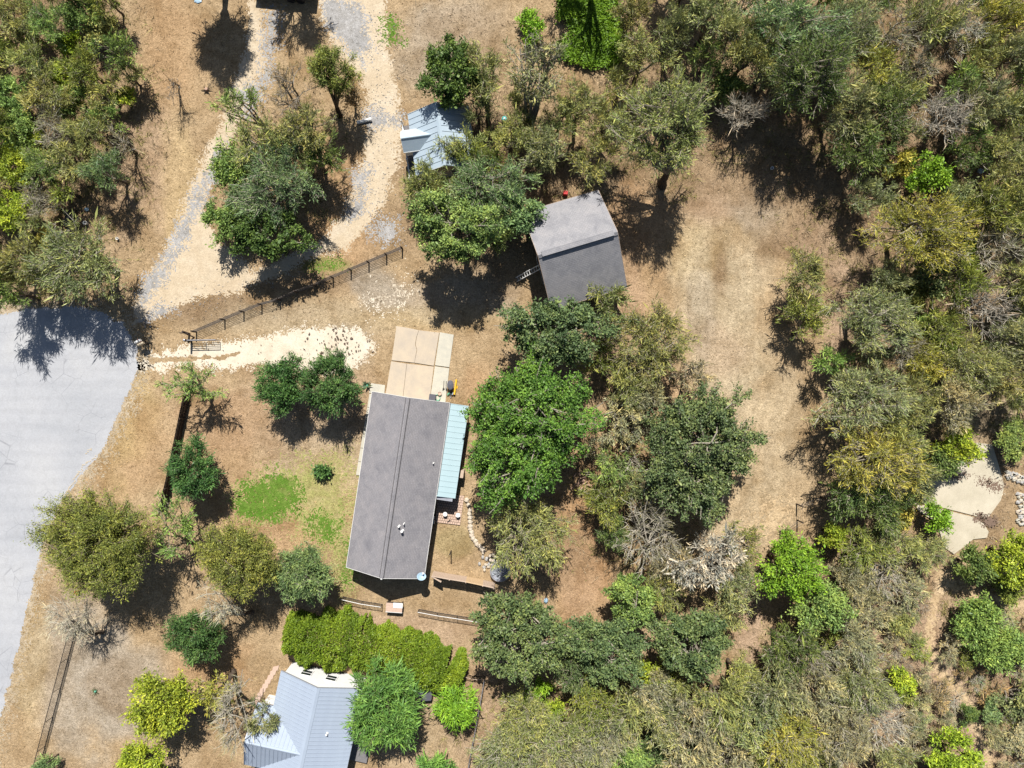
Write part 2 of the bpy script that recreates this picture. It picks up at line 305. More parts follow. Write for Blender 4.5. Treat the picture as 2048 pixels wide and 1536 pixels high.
KEEP = []   # polygons where no dry tufts grow
def patch(name, pts, m, lvl, soft=.6, ns=1.2, cell=.11, seed=1, bias=0.0, keep=True, holes=None, rough=1.0):
    """sheet with a ragged edge, lvl*4 mm above the ground, made of small jittered cells"""
    P = np.array([W(*p) for p in pts]); x0, y0 = P[:,:2].min(0)-soft; x1, y1 = P[:,:2].max(0)+soft
    xs = np.arange(x0, x1+cell, cell); ys = np.arange(y0, y1+cell, cell); X, Y = np.meshgrid(xs, ys)
    cx, cy = (X[:-1,:-1]+cell/2), (Y[:-1,:-1]+cell/2)
    d = sdist(cx, cy, P); n = (fbm(cx*ns, cy*ns, seed, 3)-.5)*1.5+(fbm(cx*5.3, cy*5.3, seed+50, 2)-.5)*1.2*rough+(np.random.default_rng(seed+9).random(cx.shape)-.5)*1.1*rough
    ok = d/soft+n+bias > 0
    if holes is not None: ok &= holes(cx, cy)
    r = np.random.default_rng(seed); X = X+(r.random(X.shape)-.5)*cell*.5; Y = Y+(r.random(X.shape)-.5)*cell*.5
    id2 = np.arange(X.size).reshape(X.shape)
    Fq = np.stack([id2[:-1,:-1], id2[:-1,1:], id2[1:,1:], id2[1:,:-1]], -1)[ok]
    used, inv = np.unique(Fq, return_inverse=True)
    V = np.stack([X.ravel()[used], Y.ravel()[used], np.full(len(used), .004*lvl)], 1)
    o = link(name, mesh_np(name, V, inv.reshape(-1, 4), m)); struct(o)
    if keep: KEEP.append(P)
    return o
patch('road', [(-420,700),(-200,640),(0,628),(60,616),(140,614),(205,624),(252,655),(272,700),(275,735),(262,775),(245,810),(225,855),(203,900),(168,945),(130,990),(105,1040),(85,1085),(72,1140),(57,1200),(42,1270),(25,1340),(10,1400),(-10,1470),(-40,1600),(-420,1700)], M['road'], 3, .35, 1.4, .105, 3, rough=.5)
patch('road_shoulder', [(-20,600),(60,606),(140,604),(212,614),(262,648),(286,698),(289,738),(276,782),(258,820),(238,864),(214,908),(180,955),(142,998),(116,1046),(97,1090),(84,1142),(69,1204),(54,1272),(38,1342),(22,1402),(0,1480),(-30,1600),(-60,1600),(-20,1470)], M['shoulder'], 2, 1.0, 1.6, .105, 4, 0, False, rough=1.6)
patch('dirt_track', [(268,650),(330,626),(400,600),(470,584),(560,552),(640,508),(695,498),(735,450),(768,400),(795,330),(803,260),(792,190),(776,100),(772,-60),(630,-60),(645,40),(675,105),(718,150),(733,200),(736,240),(730,300),(712,350),(690,420),(640,485),(560,520),(510,545),(480,520),(425,468),(408,410),(430,350),(470,270),(500,200),(530,130),(520,0),(500,0),(490,110),(455,220),(415,300),(375,390),(335,490),(290,560),(268,600)], M['track'], 1, .8, .9, .105, 21, rough=.8)
for i, pts in enumerate([[(285,610),(275,585),(335,500),(380,410),(420,330),(450,290),(440,340),(405,400),(385,450),(350,520),(320,565)], [(280,640),(330,612),(345,618),(300,640)], [(640,0),(690,0),(735,30),(745,90),(725,125),(690,100),(655,60)], [(735,225),(800,232),(800,248),(735,252)], [(700,330),(745,340),(735,420),(700,440),(710,380)], [(748,440),(790,435),(800,480),(765,490),(740,470)], [(470,190),(520,150),(540,20),(560,20),(545,160),(500,230)]]):
    patch('gravel', pts, M['gravel'], 2, 1.1, .8, .105, 40+i, -.05, False, rough=1.0)
def gap(cx, cy):      # the grass left standing between the wheel tracks
    d = sdist(cx, cy, [W(285,714), W(440,712), W(520,698), W(440,718), W(300,728)])
    return d+(fbm(cx*2, cy*2, 77)-.5)*.7 < 0
patch('gravel_driveway', [(270,722),(300,708),(360,700),(440,688),(520,676),(600,661),(655,655),(715,664),(748,684),(748,700),(715,725),(690,745),(640,748),(560,738),(510,730),(440,736),(380,730),(330,738),(275,742)], M['caliche'], 2, .9, 1.5, .09, 8, .1, True, gap, .75)
patch('lawn', [(478,1015),(492,975),(545,950),(588,965),(598,1000),(572,1030),(530,1036),(500,1030)], M['lawn'], 2, 1.3, 1.0, .105, 12, .25, False, rough=.8)
patch('lawn', [(608,1030),(650,1025),(690,1050),(680,1085),(640,1080),(618,1060)], M['lawn'], 2, 1.4, 1.0, .105, 13, -.2, False, rough=1.2)
patch('lawn', [(700,1075),(716,1075),(700,1175),(682,1172)], M['lawn'], 2, .9, 1.3, .105, 14, -.2, False, rough=1.6)
patch('lawn', [(622,540),(680,520),(690,528),(640,548)], M['lawn'], 2, .9, 1.3, .105, 15, -.3, False, rough=1.6)
patch('lawn', [(768,40),(785,35),(800,75),(790,82),(770,80)], M['lawn'], 2, .9, 1.3, .105, 16, -.1, False, rough=1.6)
patch('dry_lawn', [(560,930),(700,905),(715,1080),(690,1180),(640,1090),(585,1045),(470,1035),(470,985)], M['lawn2'], 1, 1.8, .7, .105, 17, -.2, False, rough=1.5)
patch('dirt_trail', [(1874,1140),(1890,1140),(1894,1168),(1880,1200),(1868,1250),(1866,1295),(1890,1340),(1940,1390),(1958,1440),(1980,1490),(1994,1560),(1976,1560),(1962,1500),(1942,1452),(1922,1400),(1874,1352),(1850,1305),(1850,1250),(1862,1200),(1876,1165)], M['trail'], 1, .6, 1.4, .105, 18, rough=1.2)
patch('dirt_trail', [(1895,1160),(1960,1182),(2060,1205),(2120,1220),(2120,1236),(2050,1222),(1950,1196),(1890,1176)], M['trail'], 2, .6, 1.4, .105, 19, rough=1.2)
patch('bare_ground', [(730,600),(800,560),(830,590),(800,620),(740,622)], M['caliche'], 1, 2.2, .8, .105, 22, -1.1, False, rough=2.2)
patch('bare_ground', [(1565,1000),(1600,1010),(1580,1060),(1540,1080),(1480,1090),(1500,1040)], M['trail'], 1, 1.6, 1, .105, 23, -.3, False, rough=1.6)

# ------------------------------------------------------------------ buildings
def to_local(root, p):
    d = np.array(p)-np.array(root.location); a = -root.rotation_euler.z; c, s = math.cos(a), math.sin(a)
    return np.array([d[0]*c-d[1]*s, d[0]*s+d[1]*c, d[2]])
def gable(root, L, Wd, ez, rz, ohx, ohy, wall, roofm, trim, ridge_m=None, pw=0.0, ox=0.0, oy=0.0, ang=0.0, ridge_w=.2, base=0.0, walls=True):
    def place(o): o.location = (ox, oy, 0); o.rotation_euler = (0, 0, ang); return o
    t = (rz-ez)/(Wd/2); hw = Wd/2-ohy; hl = L/2-ohx; zt = ez+t*ohy-.16; ridge_m = ridge_m or roofm
    if walls:
        m = MB(); P = [(-hl,-hw,base),(-hl,hw,base),(-hl,hw,zt),(-hl,0,rz-.16),(-hl,-hw,zt)]; P2 = [(-x, y, z) for x, y, z in P]
        m.add(P+P2, [(4,3,2,1,0),(5,6,7,8,9),(0,1,6,5),(1,2,7,6),(2,3,8,7),(3,4,9,8),(4,0,5,9)]); place(m.build('wall', wall, root, True))
    nrm = math.hypot(1, t)
    for sd in (1, -1):
        m = MB(); a = [(-L/2, sd*Wd/2, ez), (L/2, sd*Wd/2, ez), (L/2, sd*.002, rz), (-L/2, sd*.002, rz)]
        m.add(a+[(x, y, z-.13) for x, y, z in a], [(0,1,2,3),(7,6,5,4),(0,4,5,1),(1,5,6,2),(2,6,7,3),(3,7,4,0)]); sl = place(m.build('roof_slope', roofm, root, True))
        if pw:
            m = MB(); n = int(L/pw); w = L/n; up = .006
            def strip(x0, x1, h0, h1):
                q = [(x0, Wd/2+.03, ez-.03*t), (x1, Wd/2+.03, ez-.03*t), (x1, .1, rz-.1*t), (x0, .1, rz-.1*t)]
                m.add([(x, y, z+h1) for x, y, z in q]+[(x, y, z+h0) for x, y, z in q], [(0,1,2,3),(7,6,5,4),(0,4,5,1),(1,5,6,2),(2,6,7,3),(3,7,4,0)])
            strip(-w/2+.004, w/2-.03, up, up+.02); strip(w/2-.028, w/2+.002, up, up+.065)
            first = None
            for i in range(n):
                x = -L/2+w*(i+.5)
                if first is None: p = m.build('roof_panel', roofm, sl, True); first = p
                else: p = first.copy(); col.objects.link(p)
                p.location = ((x if sd == 1 else -x), 0, 0)
                if sd == -1: p.rotation_euler = (0, 0, math.pi); p.location = (x, 0, 0)
        mf = MB(); mf.box((0, sd*(Wd/2+.02), ez-.1), (L+.02, .03, .2)); place(mf.build('fascia_board', trim, root, True))
        for ex in (1, -1):
            mr = MB(); x = ex*(L/2+.018); q = [(sd*Wd/2, ez-.16), (sd*Wd/2, ez+.02), (sd*.003, rz+.02), (sd*.003, rz-.16)]
            mr.add([(x-.015, y, z) for y, z in q]+[(x+.015, y, z) for y, z in q], [(0,1,2,3),(7,6,5,4),(0,4,5,1),(1,5,6,2),(2,6,7,3),(3,7,4,0)]); place(mr.build('rake_board', trim, root, True))
    m = MB(); h = .07; q = [(-ridge_w, rz-ridge_w*t+h), (0, rz+h), (ridge_w, rz-ridge_w*t+h)]; X = L/2-.01
    m.add([(-X, y, z) for y, z in q]+[(X, y, z) for y, z in q]+[(-X, y, z-h+.012) for y, z in q]+[(X, y, z-h+.012) for y, z in q],
          [(0,3,4,1),(1,4,5,2),(6,7,10,9),(7,8,11,10),(0,6,9,3),(2,5,11,8),(0,1,7,6),(1,2,8,7),(3,9,10,4),(4,10,11,5)]); place(m.build('ridge_cap', ridge_m, root, True))
def opening(root, name, c, size, ang, frame_m, pane_m, bars=0):
    """window or door set proud of a wall; c local centre, ang the wall's facing direction in local frame"""
    f = MB(); w, h = size; b = .09
    for cx, cz, sx, sz in ((0, h/2, w+2*b, b), (0, -h/2, w+2*b, b), (-w/2-b/2, 0, b, h), (w/2+b/2, 0, b, h)): f.box((cx, -.03, cz), (sx, .06+.004*(sz == b), sz))
    for i in range(bars): f.box((0, -.03, -h/2+h*(i+1)/(bars+1)), (w, .04, .05))
    o = f.build(name, frame_m, root, True); o.location = tuple(c); o.rotation_euler = (0, 0, ang)
    p = MB(); p.box((0, -.015, 0), (w, .03, h)); p.build('pane' if name == 'window' else 'door_leaf', pane_m, o, True)
    return o

# ranch house
A = np.array([-9.97, -1.33]); B = np.array([-12.51, -18.6]); cen = (A+B)/2; ang = math.atan2(*(A-B)[::-1])
ranch = thing('ranch_house', 'long low house with brown-grey shingle gable roof beside the concrete driveway', 'house', (*cen, 0), ang)
RL, RW, REZ, RRZ = 17.5, 7.75, 2.7, 4.6
gable(ranch, RL, RW, REZ, RRZ, .45, .5, M['cream'], M['shingle'], M['white'], M['shingle'], ridge_w=.17)
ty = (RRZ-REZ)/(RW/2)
for sd in (1, -1):  # dark strips along the ridge cap, standing in for its thin edge shadows
    m = MB(); m.box((0, sd*.2, RRZ-.2*ty+.03), (RL-.1, .035, .05)); m.build('ridge_shade_strip', M['darksteel'], ranch, True)
for px, py, r, h in ((799, 1051, .08, .35), (808.5, 1046.5, .05, .4), (805, 1061, .1, .5), (865, 928, .05, .3)):
    p = W(px, py, 4.0); l = to_local(ranch, p); zr = RRZ-abs(l[1])*ty; m = MB()
    m.lathe((l[0], l[1], zr-.05), [(r*1.5, 0), (r*1.5, .06), (r, .07), (r, h), (r*1.35, h+.01), (r*1.2, h+.1)], 10); m.build('roof_vent', M['white'], ranch, True, smooth=False)
hw = RW/2-.5; hl = RL/2-.45
for x in (-6.5, -3, 1.5): opening(ranch, 'window', (x, hw+.0, 1.5), (1.4, 1.1), math.pi, M['white'], M['glass'], 1)
opening(ranch, 'door', (4.6, hw, 1.02), (.95, 2.0), math.pi, M['white'], M['brownwall'])
for x in (-6.2, -2.2, 2.5): opening(ranch, 'window', (x, -hw, 1.5), (1.4, 1.1), 0, M['white'], M['glass'], 1)
opening(ranch, 'door', (-.3, -hw, 1.02), (.95, 2.0), 0, M['white'], M['brownwall'])
opening(ranch, 'window', (-hl, .8, 1.6), (1.2, 1.0), -math.pi/2, M['white'], M['glass'], 1)
opening(ranch, 'garage_door', (hl, .6, 1.1), (4.6, 2.15), math.pi/2, M['white'], M['tan'], 0)
m = MB(); m.lathe((-RL/2-.07, 0, RRZ-.12), [(.03, -.02), (.09, 0), (.1, .1), (.04, .16)], 10); m.build('gable_lamp', M['white'], ranch, True)
# patio cover along its east eave
pc = MB(); x0, x1 = -.55, 8.72; ya, yb = -(RW/2+.06), -(RW/2+1.85); za, zb = 2.62, 2.36
pc.add([(x0,ya,za),(x1,ya,za),(x1,yb,zb),(x0,yb,zb),(x0,ya,za-.08),(x1,ya,za-.08),(x1,yb,zb-.08),(x0,yb,zb-.08)], [(3,2,1,0),(4,5,6,7),(0,1,5,4),(1,2,6,5),(2,3,7,6),(3,0,4,7)])
pco = pc.build('patio_cover', M['metal_aqua'], ranch, True)
n = 17; w = (x1-x0)/n; m = MB()
for a, b, h in ((-w/2+.002, w/2-.06, .02), (w/2-.058, w/2+.001, .045)):
    q = [(a, ya+.01, za+.004), (b, ya+.01, za+.004), (b, yb-.04, zb-.002), (a, yb-.04, zb-.002)]
    m.add([(x, y, z+h) for x, y, z in q]+q, [(3,2,1,0),(4,5,6,7),(0,1,5,4),(1,2,6,5),(2,3,7,6),(3,0,4,7)])
f0 = m.build('roof_panel', M['metal_aqua'], pco, True)
for i in range(n):
    p = f0 if i == 0 else f0.copy()
    if i: col.objects.link(p)
    p.location = (x0+w*(i+.5), 0, 0)
for x in (-.35, 2.6, 5.6, 8.5):
    m = MB(); m.box((x, yb+.15, (zb-.08)/2), (.11, .11, zb-.1)); m.build('patio_post', M['white'], ranch, True)
m = MB(); m.box((x0-.2, (ya+yb)/2+.15, 2.3), (.32, 1.65, .12)); m.build('end_beam', M['steel'], ranch, True)
m = MB(); m.box((4.2, -(RW/2+.045), REZ-.08), (9.2, .09, .12)); m.build('gutter', M['darksteel'], ranch, True)
m = MB(); m.box((1.8, yb-.25, .75), (.75, .4, 1.5)); tag(m.build('storage_locker', M['wood'], None, origin=(0, 0, 0)), 'narrow brown cabinet standing at the outer edge of the aqua patio cover', 'cabinet')
o = bpy.data.objects['storage_locker']; o.location = ranch.location; o.rotation_euler = ranch.rotation_euler

# satellite dish at the roof corner
p = W(843, 1153, 3.1); d = thing('satellite_dish', 'pale blue oval satellite dish on the lower right corner of the long house roof', 'satellite dish', p)
m = MB(); m.lathe((0, 0, 0), [(.02, .0), (.2, .02), (.38, .1), (.46, .17), (.44, .175), (.36, .12), (.18, .045), (.01, .03)], 18, 1, .85); o = m.build('reflector', M['blueish'], d, True, smooth=True); o.location = (0, 0, .1); o.rotation_euler = (math.radians(-25), .2, 0)
m = MB(); m.tube((0, .0, -.5), (0, 0, .12), .035); m.build('mast', M['steel'], d, True)
m = MB(); m.tube((0, .1, .1), (.2, .42, .42), .02); m.box((.22, .44, .44), (.13, .16, .13)); m.build('feed_arm', M['white'], d, True)

# shed
A = np.array([190.7, 277.])/S; B = np.array([48.6, 234.8])/S; cen = (A+B)/2; ang = math.atan2(*(A-B)[::-1])
shed = thing('shed', 'tall grey shingled shed, bright upper slope and dark lower slope, ladder on its side', 'shed', (*cen, 0), ang)
gable(shed, 7.75, 9.95, 3.2, 6.25, .35, .4, M['brownwall'], M['shingle2'], M['wood'], M['shingle2'], ridge_w=.3)
m = MB(); m.box((0, 0, 6.29), (7.0, .5, .14)); m.build('ridge_vent', M['shingle2'], shed, True)
sx = 7.75/2-.35
opening(shed, 'barn_door', (-sx, -.6, 1.4), (2.6, 2.7), -math.pi/2, M['white'], M['brownwall'])
opening(shed, 'window', (-sx, 2.6, 1.6), (.9, .9), -math.pi/2, M['white'], M['glass'], 1)
opening(shed, 'window', (sx, .5, 1.6), (1.2, .9), math.pi/2, M['white'], M['glass'], 1)
m = MB(); m.box((-sx-.06, -1.4, 2.95), (.08, 5.2, .12)); m.build('door_track', M['white'], shed, True)
# ladder leaning on it
b0 = W(1033, 559, 0.05); l0 = to_local(shed, b0); top = np.array([-sx-.12, l0[1]+.15, 2.9]); lad = thing('ladder', 'aluminium ladder leaning against the dark left wall of the grey shed', 'ladder', (*cen, 0), ang)
for s_ in (-.21, .21):
    m = MB(); m.tube((l0[0], l0[1]+s_, .03), (top[0], top[1]+s_, top[2]), .045, k=4); m.build('rail', M['white'], lad, True)
for i in range(10):
    q = np.array([l0[0], l0[1], .03])*(1-(i+.7)/10.3)+top*((i+.7)/10.3); m = MB(); m.tube(q+[0, -.2, 0], q+[0, .2, 0], .028, k=4); m.build('rung', M['white'], lad, True)
p = W(1131, 386, .3); tag(MB().prism([p+[-.3, -.2, 0], p+[.25, -.25, 0], p+[.3, .2, 0], p+[-.2, .25, 0]], 0, .5, .25).build('red_crate', M['red']), 'bright red plastic box behind the top edge of the grey shed', 'box')

# cabin with dormer
cen = (-6.87, 23.95); ang = math.radians(97.8)
cab = thing('cabin', 'small cabin with pale metal roof and white gabled dormer beside the dirt road', 'cabin', (*cen, 0), ang)
gable(cab, 6.1, 6.0, 2.8, 4.7, .3, .3, M['cream'], M['metal_pale'], M['white'], M['metal_pale'], pw=.52)
gable(cab, 3.0, 2.1, 3.3, 4.15, .1, .1, M['white'], M['metal_pale'], M['white'], M['metal_pale'], pw=0, ox=.25, oy=2.35, ang=math.pi/2, base=2.0, ridge_w=.06)
opening(cab, 'window', (.25, 2.35+1.4, 3.0), (.9, .7), math.pi, M['white'], M['glass'], 1)
opening(cab, 'window', (-2.75, -.9, 1.5), (.9, 1.0), -math.pi/2, M['white'], M['glass'], 1)
opening(cab, 'door', (1.6, 2.7, 1.3), (.9, 2.0), math.pi, M['white'], M['brownwall'])
for i in range(7):
    m = MB(); m.box((0, 2.82+.14+i*.155, .28), (5.9, .145, .05)); m.build('porch_board', M['greydeck'], cab, True)
for x in (-2.9, -1.0, 1.0, 2.9):
    m = MB(); m.box((x, 3.85, 1.0), (.1, .1, 2.0)); m.build('porch_post', M['white'], cab, True)
m = MB(); m.box((0, 3.85, 1.35), (5.9, .09, .09)); m.box((0, 3.85, .7), (5.9, .06, .06)); m.build('porch_rail', M['white'], cab, True)
m = MB(); m.box((0, 3.93, .2), (6.0, .05, .3)); m.build('porch_skirt', M['white'], cab, True)

# neighbour's house at the bottom edge
ang = math.atan2(.977, .2135); nN = np.array([-18.67, -29.18]); cen = nN-7*np.array([.2135, .977])
nb = thing('neighbour_house', 'blue-grey standing seam metal roofed house with white gable wall at the bottom edge', 'house', (*cen, 0), ang)
gable(nb, 14, 8.36, 2.7, 4.5, .12, .35, M['white'], M['metal_blue'], M['steel'], M['metal_blue'], pw=.4, ridge_w=.26)
gable(nb, 5.8, 6.2, 2.7, 4.36, .3, .35, M['white'], M['metal_blue'], M['steel'], M['metal_blue'], pw=.4, ox=.33, oy=2.9, ang=math.pi/2, ridge_w=.16)
for px, py in ((611, 1355), (660, 1367)):
    l = to_local(nb, W(px, py, 1.9)); opening(nb, 'window', (7-.12, l[1], 1.75), (.95, 1.15), math.pi/2, M['white'], M['glass'], 1)
for px, py in ((702, 1446), (656.5, 1462.5)):
    l = to_local(nb, W(px, py, 3.4)); zr = 4.5-abs(l[1])*1.8/4.18; m = MB(); m.lathe((l[0], l[1], zr), [(.13, 0), (.13, .06), (.08, .08), (.08, .35), (.1, .36)], 10); m.build('roof_vent', M['white'], nb, True)
opening(nb, 'door', (-2, -4.18+.35, 1.1), (.9, 2.0), 0, M['white'], M['brownwall'])
dk = thing('deck', 'grey plank deck attached to the right side of the blue-grey metal roofed house', 'deck', W(718, 1507), ang)
c4 = [to_local(dk, W(*q, .45)) for q in ((702, 1487), (741, 1489), (734, 1527), (694, 1525))]
xm, xM = c4[2][0], c4[0][0]; y0_, y1_ = c4[1][1], c4[0][1]
for i in range(13):
    m = MB(); w = (xM-xm)/13; m.box((xm+w*(i+.5), (y0_+y1_)/2, .43), (w*.93, y1_-y0_, .04)); m.build('plank', M['greydeck'], dk, True)
for a in (xm, xM): m = MB(); m.box((a, (y0_+y1_)/2, .3), (.05, y1_-y0_+.02, .22)); m.build('rim_joist', M['steel'], dk, True)
for a in (xm+.1, xM-.1):
    for b in (y0_+.1, y1_-.1): m = MB(); m.box((a, b, .2), (.1, .1, .4)); m.build('deck_leg', M['greydeck'], dk, True)
for i in range(3):
    m = MB(); m.box((xM+.25+.33*i, y0_+1.35, .32-.1*i), (.3, .9, .05)); m.build('step', M['greydeck'], dk, True)
# dark lidded hot tub
q = [W(x, y, .9) for x, y in ((833, 1358), (868, 1363), (862, 1401), (836, 1403))]; ht = thing('hot_tub', 'dark charcoal lidded square tub between the hedge and the leafy green tree', 'hot tub', W(852, 1378))
m = MB(); m.prism(np.array(q)*[.995, .999, 1], 0, .82); m.build('tub', M['brownwall'], ht); m = MB(); m.prism(q, .83, .93); m.build('lid', M['charcoal'], ht)
for x, y in ((845, 1361), (850, 1361.5), (842, 1377), (847, 1378)):
    p = W(x, y, .95); m = MB(); m.lathe((p[0], p[1], .932), [(.09, 0), (.08, .02), (.02, .025)], 8); m.build('lid_badge', M['white'], ht)
# far trailer at the top edge (only its lower edge and shadow enter the frame)
tr = thing('flatbed_trailer', 'dark flatbed trailer parked at the top edge beside the gravel road', 'trailer', W(575, -22), math.radians(-6))
m = MB()
for i in range(9): m2 = MB(); m2.box((0, -1.05+i*.26, 1.35), (6.3, .25, .06)); m2.build('deck_board', M['wooddark'], tr, True)
m.box((0, -1.2, 1.2), (6.3, .08, .24)); m.box((0, 1.2, 1.2), (6.3, .08, .24)); m.box((-3.6, 0, 1.2), (.9, .12, .12)); m.build('frame', M['darksteel'], tr, True)
for x in (.6, 1.6):
    for y in (-1.25, 1.25): m = MB(); m.tube((x, y-.12, .42), (x, y+.12, .42), .42, k=14); m.build('wheel', M['black'], tr, True)
for x in (-2.9, -2.2):
    for dx in (-.2, .2): m = MB(); m.tube((x, -1.2, 1.1), (x+dx, -1.2, .0), .05); m.build('jack_leg', M['darksteel'], tr, True)

# ------------------------------------------------------------------ driveway, walks, patio
dv = struct(link('concrete_driveway', None, None, W(835, 728)))
def slab(pts, m, z=.09, name='slab', parent=dv, gap=.98, z0=-.02):
    P = np.array([W(*q) for q in pts]); c = P.mean(0); d = P-c; n = np.linalg.norm(d, axis=1, keepdims=True); P = c+d*(1-.03/n)
    mb = MB(); mb.prism(P, z0, z); return mb.build(name, m, parent)
slab([(793,652),(815,655),(838,660),(833,675),(831,690),(834,700),(829,726),(783,721)], M['concrete'], .09)
slab([(838,660),(879,665),(868,732),(829,726),(834,700),(831,690),(833,675)], M['concrete'], .098)
slab([(782.5,722),(814,727),(806,796),(771,790)], M['concrete'], .1); slab([(814,727),(868,733),(860,800),(806,796)], M['concrete'], .094)
slab([(880,664),(908,669),(899,735),(870,731)], M['concrete2'], .11); slab([(870,732),(899,736),(891,806),(860,800)], M['concrete2'], .104)
slab([(742,766),(771,770),(769,790),(738,786)], M['concrete2'], .08)
walk = struct(link('concrete_walk', None, None, W(730, 860)))
for i in range(6):
    a, b = i/6, (i+1)/6; L_ = lambda t: (739+(712-739)*t, 787+(950-787)*t); R_ = lambda t: (756+(729-756)*t, 789+(952-789)*t)
    slab([L_(a), R_(a), R_(b), L_(b)], M['concrete2'], .08, 'slab', walk)
fp = struct(link('flagstone_path', None, None, W(530, 1372)))
rg = np.random.default_rng(5)
for i in range(9):
    t = i/9; c = np.array([553+(507-553)*t, 1334+(1412-1334)*t]); slab([c+q for q in ((-7,-1),(6,-4),(3,7),(-9,8))], M['brick'], .05+.015*rg.random(), 'paving_stone', fp)
pt = struct(link('brick_patio', None, None, W(897, 1030)))
TL, TR_, BR, BL = [np.array(q, float) for q in ((876, 985), (929, 991), (920.5, 1050), (871, 1044))]
nu, nv = 11, 12
slab([TL, TR_, BR, BL], M['soil'], .1, 'bed', pt)
for j in range(nv):
    for i in range(nu):
        off = .5/nu*(j % 2); u0, u1 = max(0, i/nu-off), min(1, (i+1)/nu-off+(.5/nu if (i == nu-1 and j % 2) else 0)); v0, v1 = j/nv, (j+1)/nv
        f = lambda u, v: TL*(1-u)*(1-v)+TR_*u*(1-v)+BR*u*v+BL*(1-u)*v
        slab([f(u0, v0), f(u1, v0), f(u1, v1), f(u0, v1)], M['brick'], .15+.012*rg.random(), 'brick', pt, z0=.105)
for i, (px, py, lb) in enumerate(((891, 1027, 'left'), (916.5, 1029, 'right'))):
    t = thing('garden_stool', f'round white-topped garden stool, {lb} one of two on the pink brick patio', 'stool', W(px, py, .16), group='stools on the brick patio')
    m = MB(); m.lathe((0, 0, 0), [(.13, 0), (.16, .2), (.12, .4)], 14); m.build('base', M['tan'], t, True); m = MB(); m.lathe((0, 0, .4), [(.2, 0), (.23, .015), (.23, .04), (.2, .055)], 18); m.build('top', M['white'], t, True)
p = W(898, 1042, .17); m = MB(); m.tube(p+[-.15, -.1, .05], p+[.15, .12, .05], .05, k=6); tag(m.build('garden_hose_nozzle', M['darksteel']), 'small dark bar lying on the lower part of the brick patio', 'tool')
p = W(867, 1036, .4); t = thing('gas_grill', 'white and black grill against the house wall beside the brick patio', 'grill', W(867, 1036))
m = MB(); m.box((0, 0, .4), (.4, .75, .75)); m.build('cabinet', M['black'], t, True); m = MB(); m.box((.02, .2, .8), (.4, .3, .08)); m.build('side_shelf', M['white'], t, True); m = MB(); m.box((0, -.22, .85), (.4, .34, .2)); m.build('hood', M['white'], t, True)
# slab with two levels on the right (spillway)
sw = struct(link('concrete_pad', None, None, W(1920, 1000)))
slab([(1952,884),(1984,889),(1996,928),(2008,972),(2001,1000),(1972,1040),(1946,1031),(1890,1017),(1826,1003),(1838,968),(1880,940),(1925,920),(1940,905)], M['concrete3'], .1, 'slab', sw)
slab([(1826,1005.5),(1890,1019.5),(1946,1033.5),(1966,1047),(1976,1063),(1972,1075),(1945,1078),(1928,1092),(1906,1108),(1886,1094),(1872,1045),(1836,1022)], M['concrete3'], .16, 'slab', sw)
for i, (x, y, a, b, z) in enumerate(((1968, 962, 15, 9, 26), (1988, 971, 17, 10, 26), (1957, 1034, 14, 8, 41), (1975, 1042, 16, 12, 41), (1900, 950, 50, 14, 26))):
    patch('soil_patch', [(x+a*math.cos(q), y+b*math.sin(q)) for q in np.arange(0, 6.28, .5)], M['soil'], z, .5, 2.0, .08, 60+i, -.9 if i == 4 else -.1, False, rough=1.3)

# ------------------------------------------------------------------ stone edging, tank, rocks
rs = np.random.default_rng(9)
ed = thing('stone_edging', 'curved row of pale limestone blocks edging the yard right of the brick patio', 'stone edging', W(940, 1040))
pl = [(934,1000),(939,1020),(940,1035),(939,1052),(942,1064),(947,1076),(954,1088),(962,1096),(970,1104)]
for a, b in zip(pl[:-1], pl[1:]):
    for t in (0, .5):
        q = W(a[0]+(b[0]-a[0])*t, a[1]+(b[1]-a[1])*t); m = MB(); m.rock((q[0]+rs.normal()*.05, q[1], .12), (.45+.15*rs.random(), .5+.1*rs.random(), .3), rs, rs.random()*3); m.build('stone', M['stone'], ed)
rp = thing('rock_pile', 'loose pinkish rocks heaped beside the round tank under the drooping brown-olive tree', 'rocks', W(978, 1128))
for i in range(26):
    q = W(980+rs.normal()*12, 1118+rs.normal()*13); m = MB(); m.rock((q[0], q[1], .1), (.25+.25*rs.random(), .25+.2*rs.random(), .25), rs, rs.random()*3); m.build('stone', M['stone' if i % 3 else 'rock'], rp)
tk = thing('stock_tank', 'round grey metal tank filled with blue-grey rocks by the board fence', 'tank', W(1000.5, 1140))
m = MB(); m.lathe((0, 0, 0), [(.97, 0), (1.0, .02), (1.0, .62), (1.03, .64), (1.03, .68), (.97, .68), (.95, .4), (.95, .3)], 30); m.build('tank_wall', M['steel'], tk, True, smooth=False)
m = MB()
for i in range(70):
    a, r = rs.random()*6.28, .85*math.sqrt(rs.random()); m.rock((r*math.cos(a), r*math.sin(a), .36), (.22, .2, .18), rs, rs.random()*3)
tag(stuff(m.build('rock_fill', M['debris'], None, origin=(0, 0, 0))), 'blue-grey rock fill lying inside the round metal tank', 'rocks').location = tk.location
tr_ = thing('tyre', 'dark tyre ring lying among rocks just above the round metal tank', 'tyre', W(985, 1118)); m = MB(); m.lathe((0, 0, 0), [(.3, .02), (.42, 0), (.48, .1), (.42, .2), (.3, .18), (.28, .1), (.3, .02)], 20); m.build('tread', M['black'], tr_, True)
